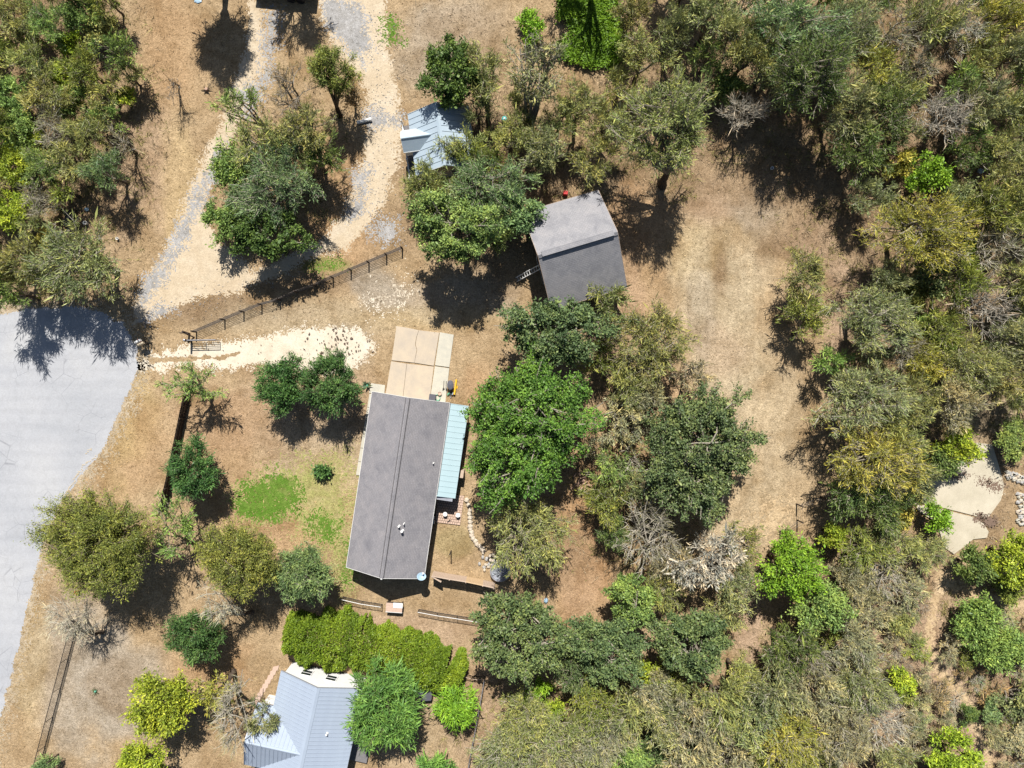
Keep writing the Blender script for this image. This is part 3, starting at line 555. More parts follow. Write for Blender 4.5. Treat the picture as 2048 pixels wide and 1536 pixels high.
for i, (x, y, lb) in enumerate(((2020, 943, 'upper'), (2040, 1010, 'lower'))):
    rr = thing('riprap', f'white grey rock riprap bank at the right edge, {lb} of the two', 'rock bank', W(x, y), group='riprap banks')
    for k in range(46):
        if i == 0: u_ = rs.random(); q = W(2012+u_*38+rs.normal()*1.5, 941+u_*14+rs.random()*14)
        else: q = W(2034+rs.random()*18, 985+rs.random()*64)
        m = MB(); m.rock((q[0], q[1], .1), (.3+.3*rs.random(), .25+.2*rs.random(), .3), rs, rs.random()*3); m.build('stone', M[('stone', 'rock', 'concrete2')[k % 3]], rr)
# broken asphalt crumbs by the verge
mb = MB()
for x, y, a in ((178, 902, .75), (170, 928, .6), (152, 952, .95), (146, 968, .9), (136, 980, 1.0), (160, 945, .9), (186, 918, .7), (128, 992, 1.0)):
    p = W(x, y)
    for k in range(9): mb.rock((p[0]+math.cos(a)*(k-4)*.1+rs.normal()*.04, p[1]+math.sin(a)*(k-4)*.1+rs.normal()*.05, .015), (.16, .12, .06), rs, rs.random()*3)
tag(stuff(mb.build('pavement_crumbs', M['tan'])), 'low crumbled pavement edge strips beside the road, left of the dark board fence', 'pavement edge')

# ------------------------------------------------------------------ fences, gate, mailboxes
def post_at(name, px, py, h, r, m_, parent=None, k=6):
    p = W(px, py); mb = MB(); mb.tube((p[0], p[1], -.1), (p[0], p[1], h), r, r*.9, k); return mb.build(name, m_, parent)
PF = [(393,664),(450,640),(488,624),(524,610),(561,600),(595,585),(631,572),(666.5,556),(702.5,541),(738,526),(773.5,511),(805,498)]
wf = thing('wire_fence', 'dark-posted wire fence between the dirt track and the pale gravel driveway', 'fence', W(600, 583))
for x, y in PF: post_at('post', x, y, 1.25, .085, M['wooddark'], wf)
for z in (.12, .3, .5, .72, .95, 1.15):
    m = MB(); m.path([W(x, y)+[0, 0, z] for x, y in PF], .022, 4); m.build('wire', M['wire'], wf)
gp = thing('gate_post', 'thick dark post the open metal gate hangs from', 'post', W(383, 682)); m = MB(); m.tube((0, 0, -.2), (0, 0, 1.6), .1, k=8); m.build('shaft', M['wooddark'], gp, True); m = MB(); m.lathe((0, 0, 1.6), [(.11, 0), (.11, .03), (.02, .06)], 8); m.build('cap', M['steel'], gp, True)
gt = thing('metal_gate', 'open grey tube gate with five rails beside the pale gravel driveway', 'gate', W(384, 682))
ga, gb = W(385, 682), W(441, 681)
for i, z in enumerate((.3, .52, .74, .98, 1.26)):
    m = MB(); m.tube(ga+[0, 0, z], gb+[0, 0, z], .03 if i < 4 else .045, k=6); m.build('rail', M['steel'], gt)
for t in (.0, .5, 1.0): m = MB(); q = ga*(1-t)+gb*t; m.tube(q+[0, 0, .26], q+[0, 0, 1.28], .035, k=6); m.build('upright', M['steel'], gt)
m = MB(); m.tube(ga+[0, 0, .9], ga*.75+gb*.25+[0, 0, 1.2], .02); m.build('brace', M['steel'], gt)
bp_ = thing('brace_post', 'short dark corner post with leaning brace at the left end of the wire fence', 'post', W(379, 668)); m = MB(); m.tube((0, 0, -.1), (-.1, .15, 1.3), .11, k=7); m.build('shaft', M['wooddark'], bp_, True); m = MB(); m.tube((.5, -.35, .0), (0, 0, 1.0), .07, k=6); m.build('brace', M['wooddark'], bp_, True); m = MB(); m.tube((-.55, .05, 1.0), (.3, .0, .95), .05, k=6); m.build('cross_rail', M['wooddark'], bp_, True)
for i, (x, y, mm, lb) in enumerate(((291, 683, 'white', 'white-topped mailbox on a post at the road edge, upper of a pair'), (297, 688, 'tan', 'tan mailbox on a dark post, lower of the pair at the road edge'))):
    t = thing('mailbox', lb, 'mailbox', W(x, y), math.radians(25), 'mailboxes at the road edge')
    m = MB(); m.box((0, 0, .55), (.1, .1, 1.1)); m.build('post', M['wooddark'], t, True)
    m = MB(); an = np.linspace(0, math.pi, 7); pr = [(-.13, 1.1), (.13, 1.1)]+[(.13*math.cos(a), 1.24+.13*math.sin(a)) for a in an]
    m.add([(-.45, y_, z_) for y_, z_ in pr]+[(.2, y_, z_) for y_, z_ in pr], [tuple(range(9))[::-1], tuple(range(9, 18))]+[(j, (j+1) % 9, 9+(j+1) % 9, 9+j) for j in range(9)]); b = m.build('box', M[mm], t, True)
    m = MB(); m.box((-.46, 0, 1.22), (.02, .24, .22)); m.build('door', M['steel'], b, True); m = MB(); m.box((0, .15, 1.35), (.04, .02, .22)); m.build('flag', M['red'], b, True)
def picket_fence():
    pts = [(380, 790), (364, 867), (350, 936), (334, 1006), (330, 1022)]
    f = thing('board_fence', 'dark stained board fence between the road verge and the front yard', 'fence', W(355, 900))
    P = [W(*q) for q in pts]; D = [np.linalg.norm(P[i+1]-P[i]) for i in range(len(P)-1)]; tot = sum(D)
    def at(s):
        for i, d in enumerate(D):
            if s <= d or i == len(D)-1: return P[i]+(P[i+1]-P[i])*s/d, math.atan2(*(P[i+1]-P[i])[[1, 0]])
            s -= d
    n = int(tot/.15)
    first = None; r = np.random.default_rng(3)
    for i in range(n):
        q, a = at((i+.5)*.15)
        if first is None: m = MB(); m.box((0, 0, .74), (.142, .022, 1.48)); first = o = m.build('picket', M['wooddark'], f, True)
        else: o = first.copy(); col.objects.link(o)
        o.location = tuple(q-np.array(f.location)+[0, 0, r.normal()*.012]); o.rotation_euler = (0, 0, a+r.normal()*.02)
    for z in (.3, .8, 1.3):
        m = MB()
        for i in range(len(P)-1):
            d = P[i+1]-P[i]; a = math.atan2(d[1], d[0]); nrm = np.array([-math.sin(a), math.cos(a), 0])*.035; c = (P[i]+P[i+1])/2+nrm; m.box((c[0], c[1], z), (D[i], .04, .09), a)
        m.build('rail', M['wooddark'], f)
    for k in range(int(tot/2.4)+1):
        q, a = at(min(k*2.4, tot-.01)); nrm = np.array([-math.sin(a), math.cos(a), 0])*.1; m = MB(); m.box((q[0]+nrm[0], q[1]+nrm[1], .72), (.09, .09, 1.44), a); m.build('post', M['wooddark'], f)
picket_fence()
def mesh_fence(name, lab, pts, h, top_m, post_m, mesh=.16, both=True, r=.03):
    P = [W(*q) for q in pts]; c = sum(P)/len(P); f = thing(name, lab, 'fence', c)
    for q in P: m = MB(); m.tube(q+[0, 0, -.05], q+[0, 0, h], r*1.2, k=6); m.build('post', post_m, f)
    m = MB(); m.path([q+[0, 0, h] for q in P], r, 5); m.build('top_rail', top_m, f)
    m = MB()
    for a, b in zip(P[:-1], P[1:]):
        L = np.linalg.norm(b-a); n = max(2, int(L/mesh))
        for i in range(1, n): q = a+(b-a)*i/n; m.tube(q+[0, 0, .05], q+[0, 0, h-.03], .011, k=3)
        for z in np.linspace(.08, h-.1, max(3, int(h/mesh))): m.tube(a+[0, 0, z], b+[0, 0, z], .011, k=3)
    m.build('wire_mesh', M['wire'], f)
    m = MB(); m.path([q+[0, 0, .07] for q in P], .025, 4); m.build('bottom_rail', post_m, f)
def fpts(a, b, n): return [(a[0]+(b[0]-a[0])*i/n, a[1]+(b[1]-a[1])*i/n) for i in range(n+1)]
mesh_fence('pipe_fence', 'long dark pipe and wire fence running beside the road at the lower left', fpts((152, 1258), (75, 1550), 5), 1.25, M['darksteel'], M['darksteel'], .2)
mesh_fence('yard_fence', 'wire mesh fence with white top rail left of the white-topped bench', [(687, 1193), (726, 1202), (765, 1208)], 1.0, M['white'], M['darksteel'], .13)
mesh_fence('yard_fence', 'wire mesh fence with white top rail right of the white-topped bench', [(838, 1218), (876, 1225), (915, 1231), (958, 1238)], 1.0, M['white'], M['darksteel'], .13)
mesh_fence('boundary_fence', 'thin pale-railed wire fence right of the small bright green tree at the bottom', [(969, 1352), (962, 1395), (954, 1438), (946, 1480), (938, 1524), (932, 1560)], 1.2, M['steel'], M['darksteel'], .3)
mesh_fence('rail_fence', 'short low fence joining the hedge end to the pale railed fence', [(928, 1347), (948, 1352), (968, 1353)], .8, M['wood'], M['wooddark'], .3)
# board fence panels near the tank, with an open leaf
bf = thing('privacy_fence', 'four-panel weathered board fence between the house corner and the round tank', 'fence', W(930, 1157))
bx = [(868, 1142), (902, 1148), (934, 1153), (967, 1160), (989, 1165)]
for i in range(4):
    a, b = W(*bx[i]), W(*bx[i+1]); d = b-a; L = np.linalg.norm(d); an = math.atan2(d[1], d[0]); n = int(L/.15); mm = M['woodlight' if i == 2 else 'wood']; first = None
    for k in range(n):
        q = a+d*(k+.5)/n; m = MB()
        if first is None: m.box((0, 0, .92), (L/n*.95, .025, 1.84)); first = o = m.build('board', mm, bf, True)
        else: o = first.copy(); col.objects.link(o)
        o.location = tuple(q-np.array(bf.location)+[0, 0, rs.normal()*.01]); o.rotation_euler = (0, 0, an)
    c = (a+b)/2; nn = np.array([math.sin(an), -math.cos(an), 0])*.04; m = MB()
    for z in (.35, 1.5): m.box((c[0]+nn[0], c[1]+nn[1], z), (L, .045, .09), an)
    m.build('rail', mm, bf)
    m = MB(); m.box((c[0], c[1], 1.87), (L, .1, .03), an); m.build('cap_board', mm, bf)
for q in bx: p = W(*q); m = MB(); m.box((p[0], p[1]-.07, .95), (.1, .1, 1.92), -.18); m.build('post', M['wood'], bf)
gl = thing('fence_gate', 'open board gate leaf at the house end of the weathered board fence', 'gate', W(868, 1143)); a, b = W(867, 1143), W(886, 1154); d = b-a; an = math.atan2(d[1], d[0]); L = np.linalg.norm(d)
for k in range(7): q = a+d*(k+.5)/7; m = MB(); m.box((q[0], q[1], .9), (L/7*.95, .03, 1.75), an); m.build('board', M['wood'], gl)
m = MB(); c = (a+b)/2; m.box((c[0], c[1], 1.79), (L, .12, .03), an); m.build('cap_board', M['wood'], gl)
post = thing('clothes_post', 'lone dark post standing on the lawn above the weathered board fence', 'post', W(902.5, 1101)); m = MB(); m.tube((0, 0, -.1), (0, 0, 1.7), .055, k=8); m.build('shaft', M['wooddark'], post, True); m = MB(); m.box((0, 0, 1.7), (.14, .1, .04)); m.build('cap', M['darksteel'], post, True)
# bench with white sheet
bn = thing('potting_bench', 'wooden bench with white sheet on one end between two wire mesh fences', 'bench', W(791, 1210), math.radians(-4))
for k in range(6): m = MB(); m.box((0, .37-.15*k, .8), (1.65, .14, .05)); m.build('plank', M['brick'], bn, True)
m = MB(); m.box((.38, .25, .85), (.95, .5, .04)); m.build('white_top', M['white'], bn, True)
m = MB(); m.box((0, -.49, .76), (1.68, .05, .1)); m.build('front_rail', M['white'], bn, True)
for x in (-.75, .75):
    for y in (-.4, .4): m = MB(); m.box((x, y, .38), (.08, .08, .76)); m.build('leg', M['wooddark'], bn, True)
m = MB(); m.box((0, 0, .3), (1.5, .8, .04)); m.build('shelf', M['wooddark'], bn, True)
# fences at the clearing's right edge
def wire_fence(lab, pts, h=1.3, r=.06):
    P = [W(*q) for q in pts]; f = thing('wire_fence', lab, 'fence', sum(P)/len(P))
    for q in P: m = MB(); m.tube(q+[0, 0, -.1], q+[0, 0, h], r, k=6); m.build('post', M['wooddark'], f)
    for z in (.4, .8, h-.05): m = MB(); m.path([q+[0, 0, z] for q in P], .012, 3); m.build('wire', M['wire'], f)
wire_fence('post and wire fence along the right edge of the mown clearing by the woods', [(1612, 170), (1628, 225), (1650, 290), (1680, 350), (1706, 415), (1728, 470), (1742, 512), (1720, 580), (1680, 648), (1684, 720), (1700, 800), (1705, 900), (1668, 975), (1640, 992)])
wire_fence('short wire fence with tall dark post where the clearing narrows', [(1640, 995), (1593, 1008), (1594, 1040), (1560, 1062)], 1.5, .08)

# ------------------------------------------------------------------ small yard things
p = W(902, 770); bi = thing('trash_bin', 'black oval lidded bin on the driveway edge beside a yellow board', 'bin', p); m = MB(); m.lathe((0, 0, 0), [(.22, 0), (.27, .7), (.3, .72)], 18, 1, 1.45); m.build('bin_body', M['black'], bi, True); m = MB(); m.lathe((0, 0, .72), [(.33, 0), (.33, .04), (.27, .08), (.04, .12)], 18, 1, 1.5); m.build('lid', M['charcoal'], bi, True)
p = W(911, 774); yb_ = thing('yellow_board', 'long yellow board standing beside the black lidded bin', 'board', p, math.radians(-8)); m = MB(); m.box((0, 0, .16), (.16, 1.55, .32)); m.build('panel', M['yellow'], yb_, True); m = MB(); m.box((.1, 0, .03), (.24, .3, .06)); m.build('foot', M['yellow'], yb_, True)
p = W(901, 788); t = thing('scrap_pile', 'small dark heap of metal scraps at the lower end of the black bin', 'scrap', p)
for i in range(9): m = MB(); m.box((rs.normal()*.16, rs.normal()*.12, .1+.03*i % .2), (.15+.2*rs.random(), .1, .1), rs.random()*3); m.build('scrap', M[('black', 'steel', 'green')[i % 3]], t, True)
p = W(866, 796); t = thing('cooler_box', 'dark blue-black box on the driveway against the house roof edge', 'box', p, math.radians(-8)); m = MB(); m.box((0, 0, .35), (.62, .75, .7)); m.build('case', M['black'], t, True); m = MB(); m.box((0, 0, .73), (.66, .8, .06)); m.build('lid', M['charcoal'], t, True)
p = W(891, 772); t = thing('hand_truck', 'dark upright hand truck on the driveway beside the black bin', 'hand truck', p, math.radians(-8))
for x in (-.12, .12): m = MB(); m.tube((x, .5, 1.1), (x, -.4, .15), .03); m.build('handle_bar', M['black'], t, True); m = MB(); m.tube((x*1.6-.03, -.35, .14), (x*1.6+.03, -.35, .14), .14, k=10); m.build('wheel', M['black'], t, True)
m = MB(); m.box((0, -.5, .03), (.4, .3, .03)); m.build('toe_plate', M['steel'], t, True)
p = W(880, 787); t = thing('clay_pot', 'small terracotta pot on the driveway near the roof corner', 'pot', p); m = MB(); m.lathe((0, 0, 0), [(.12, 0), (.18, .28), (.2, .28), (.2, .34), (.17, .34), (.15, .28)], 14); m.build('pot', M['brick'], t, True)
p = W(876, 795); t = thing('plastic_tub', 'pale green plastic tub on the driveway beside the dark box', 'tub', p); m = MB(); m.lathe((0, 0, 0), [(.2, 0), (.25, .24), (.27, .25), (.23, .25), (.19, .06)], 14, 1, 1.3); m.build('tub', M['green'], t, True)
p = W(1009, 242); t = thing('teal_drum', 'small teal drum under trees right of the pale cabin', 'drum', p); m = MB(); m.lathe((0, 0, 0), [(.26, 0), (.28, .1), (.28, .6), (.2, .68)], 14); m.build('drum', M['teal'], t, True); m = MB(); m.lathe((0, 0, .68), [(.1, 0), (.1, .05)], 10); m.build('lid', M['white'], t, True)
p = W(729, 243); t = thing('culvert_pipe', 'white pipe end showing where the grey gravel crosses the dirt road', 'pipe', p, math.radians(14)); m = MB(); m.tube((-.75, 0, .16), (.75, 0, .16), .17, k=12); m.build('pipe', M['white'], t, True); m = MB(); m.tube((.6, -.02, .16), (.78, -.02, .16), .2, k=12); m.build('collar', M['white'], t, True)
# quad bike and litter in the upper left scrub
q = thing('quad_bike', 'glossy black quad bike parked in the scrub at the upper left', 'quad bike', W(146, 441), math.radians(2))
m = MB(); m.box((0, .35, .78), (.62, .75, .1)); m.lathe((0, .35, .83), [(.42, 0), (.36, .09), (.15, .13)], 14, .85, 1.05); m.build('front_rack', M['black'], q, True)
m = MB(); m.box((0, -.45, .78), (.85, .85, .16)); m.box((0, -.45, .88), (.7, .7, .05)); m.build('hood', M['black'], q, True); m = MB(); m.box((0, 0, .6), (.45, 1.7, .35)); m.build('body', M['black'], q, True)
m = MB(); m.lathe((0, .05, .8), [(.26, 0), (.24, .12), (.12, .16)], 14, .8, 1.2); m.build('seat', M['charcoal'], q, True); m = MB(); m.tube((-.38, -.1, 1.12), (.38, -.1, 1.12), .025); m.tube((0, -.12, .8), (0, -.1, 1.12), .04); m.build('handlebar', M['darksteel'], q, True)
for x in (-.45, .45):
    for y in (-.6, .65): m = MB(); m.tube((x-.12, y, .3), (x+.12, y, .3), .3, k=14); m.build('wheel', M['black'], q, True)
m = MB(); m.box((0, -1.02, .55), (.4, .12, .2)); m.build('bumper', M['white'], q, True)
for x, y, mm, nm, lb, ct, dd in ((119, 468, 'green', 'storage_tub', 'pale green plastic tub lying left of the black quad bike', 'tub', (.7, .4, .35)), (175, 419, 'blueish', 'tarp_bundle', 'pale blue bundle in tree shade right of the black quad bike', 'bundle', (.5, .4, .25)), (174, 447, 'white', 'bucket', 'white bucket to the lower right of the black quad bike', 'bucket', (.36, .36, .4)),
    (237, 478, 'white', 'bucket', 'tiny white bucket on dry grass right of the grey-olive trees', 'bucket', (.25, .25, .3)), (231, 48, 'rock', 'boulder', 'round grey boulder on dry grass at the top left wood edge', 'boulder', (.7, .7, .5)), (396, 2, 'blueish', 'metal_sheet', 'pale blue sheet at the top edge left of the dark tree shadow', 'sheet', (.9, .5, .1)), (1848, 181, 'white', 'paint_pail', 'white pail among bare trees in the upper right wood', 'pail', (.35, .35, .35)), (1906, 174, 'white', 'foam_block', 'white block under trees left of the orange scrap, upper right wood', 'block', (.5, .35, .2)), (1958, 176, 'rust', 'scrap_sheet', 'orange-rust sheet under trees at the upper right', 'sheet', (.55, .4, .1)), (1960, 342, 'blueish', 'tarp_sheet', 'crumpled pale blue sheet on the wood floor near the right edge', 'tarp', (.8, .6, .15)), (1542, 338, 'white', 'bucket', 'white bucket in the deep tree shade above the mown clearing', 'bucket', (.3, .3, .35)), (1092, 1200, 'blueish', 'tarp_bundle', 'pale blue bundle at the edge of the round green oak below the red soil strip', 'bundle', (.5, .6, .3)), (157, 1183, 'red', 'red_can', 'small red can under the large olive tree by the road', 'can', (.35, .35, .4))):
    p = W(x, y); m = MB()
    if nm in ('bucket', 'paint_pail', 'red_can'): m.lathe((p[0], p[1], 0), [(dd[0]/2*.8, 0), (dd[0]/2, dd[2]), (dd[0]/2+.02, dd[2]), (dd[0]/2-.03, dd[2]-.02), (dd[0]/2*.75, .05)], 12)
    elif nm == 'storage_tub': m.prism([p+[-.35, -.15, 0], p+[.35, -.2, 0], p+[.35, .2, 0], p+[-.35, .2, 0]], 0, .35, -.12)
    else: m.rock((p[0], p[1], dd[2]/2), dd, rs, .5)
    tag(m.build(nm, M[mm]), lb, ct)
p = W(414, 181); t = thing('tree_stump', 'broken brown stump with splintered roots on dry grass below the dark tree shadow', 'stump', p); m = MB(); m.tube((0, 0, 0), (.05, .05, .35), .2, .15, 8); m.build('stump', M['log'], t, True)
for i in range(6): a = i*1.05; m = MB(); m.tube((.1*math.cos(a), .1*math.sin(a), .1), (.6*math.cos(a), .45*math.sin(a), .05+.15*rs.random()), .07, .02, 5); m.build('root', M['wooddark'], t, True)
fw = thing('firewood_pile', 'scattered pinkish split logs between the big green oak and the reddish bare ground', 'firewood', W(1162, 960))
for i in range(28):
    p = W(1165+rs.normal()*14, 962+rs.normal()*11); a = .6+rs.normal()*.5; m = MB(); z = .08+.12*(i % 3); v = np.array([math.cos(a), math.sin(a), 0])*.28; m.tube(p-v+[0, 0, z], p+v+[0, 0, z], .08, .07, 5); m.build('log', M['log'], fw)
tyr = thing('tyre_row', 'curved row of black tyres on the wood floor near the top right', 'tyres', W(1768, 102))
for i in range(9): p = W(1742+i*6.2, 98+6*math.sin(i/8*math.pi)); m = MB(); m.lathe((p[0], p[1], .0), [(.12, .02), (.2, 0), (.24, .08), (.2, .18), (.12, .16), (.1, .08), (.12, .02)], 12); m.build('tyre', M['black'], tyr)
# agave by the driveway and by the lane
def agave(px, py, lab, n, L, wd, colr, name='agave'):
    t = thing(name, lab, 'plant', W(px, py)); r = np.random.default_rng(int(px))
    V = []; Fq = []; vv = []
    mm = M['leaf']
    for i in range(n):
        a = i*2.4; e = .25+.9*r.random(); l = L*(.7+.4*r.random()); d = np.array([math.cos(a)*math.cos(e), math.sin(a)*math.cos(e), math.sin(e)]); s_ = np.array([-math.sin(a), math.cos(a), 0])*wd
        n0 = len(V); V += [(0, 0, .1), tuple(d*l*.5+s_+[0, 0, .1]), tuple(d*l+[0, 0, -.05]), tuple(d*l*.5-s_+[0, 0, .1])]; Fq.append((n0, n0+1, n0+2, n0+3)); vv.append(r.random())
    o = link('leaf_rosette', mesh_np('leaf_rosette', np.array(V), np.array(Fq), mm, {'v': ('FACE', 'FLOAT', np.array(vv))}), t); o.color = (*colr, 1)
    m = MB(); m.lathe((0, 0, 0), [(.12, 0), (.1, .18), (.02, .25)], 8); m.build('stem', M['green'], t, True)
agave(735, 771, 'dark green and white spiky agave at the corner of the concrete walk', 16, .75, .07, (.1, .17, .1))
agave(1960, 1362, 'pale spiky agave on the dry bank right of the narrow trail', 14, .6, .05, (.2, .26, .17))
agave(192, 1382, 'small spiky dark plant on the bare ground right of the pipe fence', 10, .5, .04, (.08, .12, .05), 'weed_plant')
pp = thing('utility_post', 'short dark post with brace beside small green bush at the bottom left', 'post', W(117, 1508)); m = MB(); m.tube((0, 0, -.1), (0, 0, 1.7), .07, k=8); m.build('shaft', M['wooddark'], pp, True); m = MB(); m.tube((0, 0, 1.6), (-.6, -.3, .1), .03, k=5); m.build('brace', M['wooddark'], pp, True)

# ------------------------------------------------------------------ trees
KIND = dict(  # twigs per m2 of crown, leaves per twig, leaf length, half width, alignment with twig, clump radius, droop, crown half height / h, crown centre / h
 mesq=(32, 19, (.2, .44), .024, .95, .26, .0, .34, .62), oak=(34, 40, (.13, .25), .056, .25, .36, .0, .34, .62),
 dense=(34, 32, (.15, .28), .045, .5, .36, .0, .40, .56), cedar=(60, 34, (.16, .32), .028, .8, .3, .0, .42, .55), fine=(56, 46, (.1, .2), .027, .5, .32, .0, .40, .56),
 bare=(30, 4, (.3, .7), .011, 1.3, .22, .0, .36, .6), thin=(26, 9, (.24, .5), .034, .9, .25, .0, .36, .6), willow=(30, 26, (.35, .65), .035, .5, .35, -.7, .40, .56))
def tubes(P, R, k):
    """P (n,s,3), R (n,s): n open tubes of s rings with k sides"""
    n, s, _ = P.shape; d = P[:, -1]-P[:, 0]; d /= np.linalg.norm(d, axis=1, keepdims=True)+1e-9
    a = np.where(np.abs(d[:, 2:3]) < .8, np.array([[0, 0, 1.]]), np.array([[1., 0, 0]])); u = np.cross(d, a); u /= np.linalg.norm(u, axis=1, keepdims=True)+1e-9; w = np.cross(d, u)
    an = np.arange(k)*2*np.pi/k; c = np.cos(an)[None, :, None]*u[:, None]+np.sin(an)[None, :, None]*w[:, None]
    V = P[:, :, None]+c[:, None]*R[:, :, None, None]
    id_ = np.arange(n*s*k).reshape(n, s, k); q = np.stack([id_[:, :-1], np.roll(id_[:, :-1], -1, 2), np.roll(id_[:, 1:], -1, 2), id_[:, 1:]], -1)
    return V.reshape(-1, 3), q.reshape(-1, 4)
def bez(a, b, c, s):
    t = np.linspace(0, 1, s)[None, :, None]; return a[:, None]*(1-t)**2+2*b[:, None]*t*(1-t)+c[:, None]*t*t
def gen_tree(kind, off, rx, ry, h, seed, dens=1.0):
    kpm, nl, (l0, l1), lw, al, clump, droop, rzf, zcf = KIND[kind]; r = np.random.default_rng(seed); zc = h*zcf; rz = h*rzf
    R = math.sqrt(rx*ry); C = np.array([off[0], off[1], zc]); E = np.array([rx, ry, rz])
    ph = r.random(6)*6.28
    lk = .55 if kind in ('cedar', 'dense', 'fine', 'willow') else 1.0
    def lump(u): a = np.arctan2(u[:, 1], u[:, 0]); return 1+lk*(.13*np.sin(2*a+ph[0])+.12*np.sin(3*a+ph[1])+.10*np.sin(5*a+ph[2]+2*u[:, 2])+.07*np.sin(9*a+ph[3]+3*u[:, 2]))
    NT = int(max(40, kpm*rx*ry*dens)); NS = max(10, NT//(7 if kind == 'oak' else 9)); NL = int(np.clip(NS//6, 4, 11)); ns = NS//NL+1; nt = NT//(NL*ns)+1
    fork = np.array([off[0]*.12, off[1]*.12, h*(.16 if kind in ('cedar', 'dense', 'fine', 'willow') else .24)])
    az = np.arange(NL)*2*np.pi/NL+r.random()*6+r.normal(size=NL)*.25; el = r.uniform(-.1, .9, NL); el[0] = 1.3
    u = np.stack([np.cos(az)*np.cos(el), np.sin(az)*np.cos(el), np.sin(el)], 1)
    Lt = C+E*u*.55*lump(u)[:, None]; La = np.repeat(fork[None], NL, 0); Lm = (La+Lt)/2+np.stack([r.normal(size=NL)*.12*R, r.normal(size=NL)*.12*R, .1*h+r.normal(size=NL)*.05*h], 1)
    tr = max(.07, .026*h+.012*R)
    Pl = bez(La, Lm, Lt, 6); Pl[:, 1:-1] += r.normal(size=(NL, 4, 3))*.035*R; Rl = np.linspace(tr*.62, tr*.22, 6)[None]*np.ones((NL, 1))
    # sub-limbs
    li = np.repeat(np.arange(NL), ns); n2 = len(li); t = r.uniform(.35, 1, n2); A = bez(La, Lm, Lt, 41)[li, (t*40).astype(int)]
    us = u[li]*.9+r.normal(size=(n2, 3))*.85; us[:, 2] = np.abs(us[:, 2])*.85-.15; us /= np.linalg.norm(us, axis=1, keepdims=True)
    St = C+E*us*(r.uniform(.6, .95, n2)*lump(us))[:, None]; Sm = (A+St)/2+r.normal(size=(n2, 3))*.09*R+[0, 0, .05*R]
    Ps = bez(A, Sm, St, 4); Ps[:, 1:-1] += r.normal(size=(n2, 2, 3))*.03*R; Rs = np.linspace(tr*.24, tr*.10, 4)[None]*np.ones((n2, 1))
    # twigs
    si = np.repeat(np.arange(n2), nt); n3 = len(si); t = r.uniform(.5 if kind == 'oak' else .3, 1.0, n3); B = bez(A, Sm, St, 21)[si, (t*20).astype(int)]
    du = (B-(C-[0, 0, rz*.7]))/E; du /= np.linalg.norm(du, axis=1, keepdims=True)+1e-9
    dt = du+r.normal(size=(n3, 3))*.55+[0, 0, .12]; dt /= np.linalg.norm(dt, axis=1, keepdims=True); tl = r.uniform(.16, .34, n3)*R**.75*(.62 if kind == 'oak' else 1.15)
    Tt = B+dt*tl[:, None]; q = (Tt-C)/E; qn = np.linalg.norm(q, axis=1); lim = 1.08*lump(q/(qn[:, None]+1e-9)); kf = np.where(qn > lim, lim/qn, 1.0); Tt = C+q*kf[:, None]*E; Tt[:, 2] = np.maximum(Tt[:, 2], .1)
    Tm = (B+Tt)/2+r.normal(size=(n3, 3))*.06*R**.5; Pt = bez(B, Tm, Tt+(Tt-B)*(.18 if kind in ('mesq', 'bare') else 0), 3); Rt = np.linspace(.026 if kind in ('bare', 'mesq', 'thin') else .018, .011, 3)[None]*np.ones((n3, 1))
    # trunk
    trk = np.stack([np.linspace(0, fork[0], 4), np.linspace(0, fork[1], 4), np.linspace(-.1, fork[2]*1.05, 4)], 1)[None]; trk[:, 1:3, :2] += r.normal(size=(1, 2, 2))*.05
    VV = []; FF = []; TT = []; n0 = 0
    for P, Rd, k, tv in ((trk, np.array([[tr*1.25, tr*.95, tr*.85, tr*.75]]), 8, 0.0), (Pl, Rl, 6, .35), (Ps, Rs, 4, .65), (Pt, Rt, 3, 1.0)):
        v, f = tubes(P, Rd, k); VV.append(v); FF.append(f+n0); n0 += len(v); TT.append(np.full(len(f), tv))
    wood = mesh_np('trunk', np.vstack(VV), np.vstack(FF), M['bark'], {'t': ('FACE', 'FLOAT', np.concatenate(TT))})
    # leaves
    ti = np.repeat(np.arange(n3), nl); m = len(ti); t = r.uniform(.1, 1.05, m)[:, None]; base = B[ti]*(1-t)+Tt[ti]*t+r.normal(size=(m, 3))*clump*.55
    sz = np.exp(r.normal(size=m)*.32); d = dt[ti]*al+r.normal(size=(m, 3))*.55+[0, 0, .1+droop]; d /= np.linalg.norm(d, axis=1, keepdims=True)
    ll = (r.uniform(l0, l1, m)*sz)[:, None]; nrm = r.normal(size=(m, 3))*.7+[0, .2, .85]; w = np.cross(d, nrm); w /= np.linalg.norm(w, axis=1, keepdims=True)+1e-9; hw = (lw*r.uniform(.75, 1.25, m)*sz)[:, None]
    mid = base+d*ll*.5; tip = base+d*ll; tip[:, 2] = np.maximum(tip[:, 2], .03); mid[:, 2] = np.maximum(mid[:, 2], .03); base[:, 2] = np.maximum(base[:, 2], .03)
    LV = np.stack([base, mid+w*hw, tip, mid-w*hw], 1).reshape(-1, 3); LF = np.arange(4*m).reshape(-1, 4)
    v = np.clip(.5+r.normal(size=n3)[ti]*.17+r.normal(size=n2)[si[ti]]*.15+r.normal(size=m)*.2, 0, 1)
    return wood, mesh_np('crown', LV, LF, M['leaf'], {'v': ('FACE', 'FLOAT', v)})
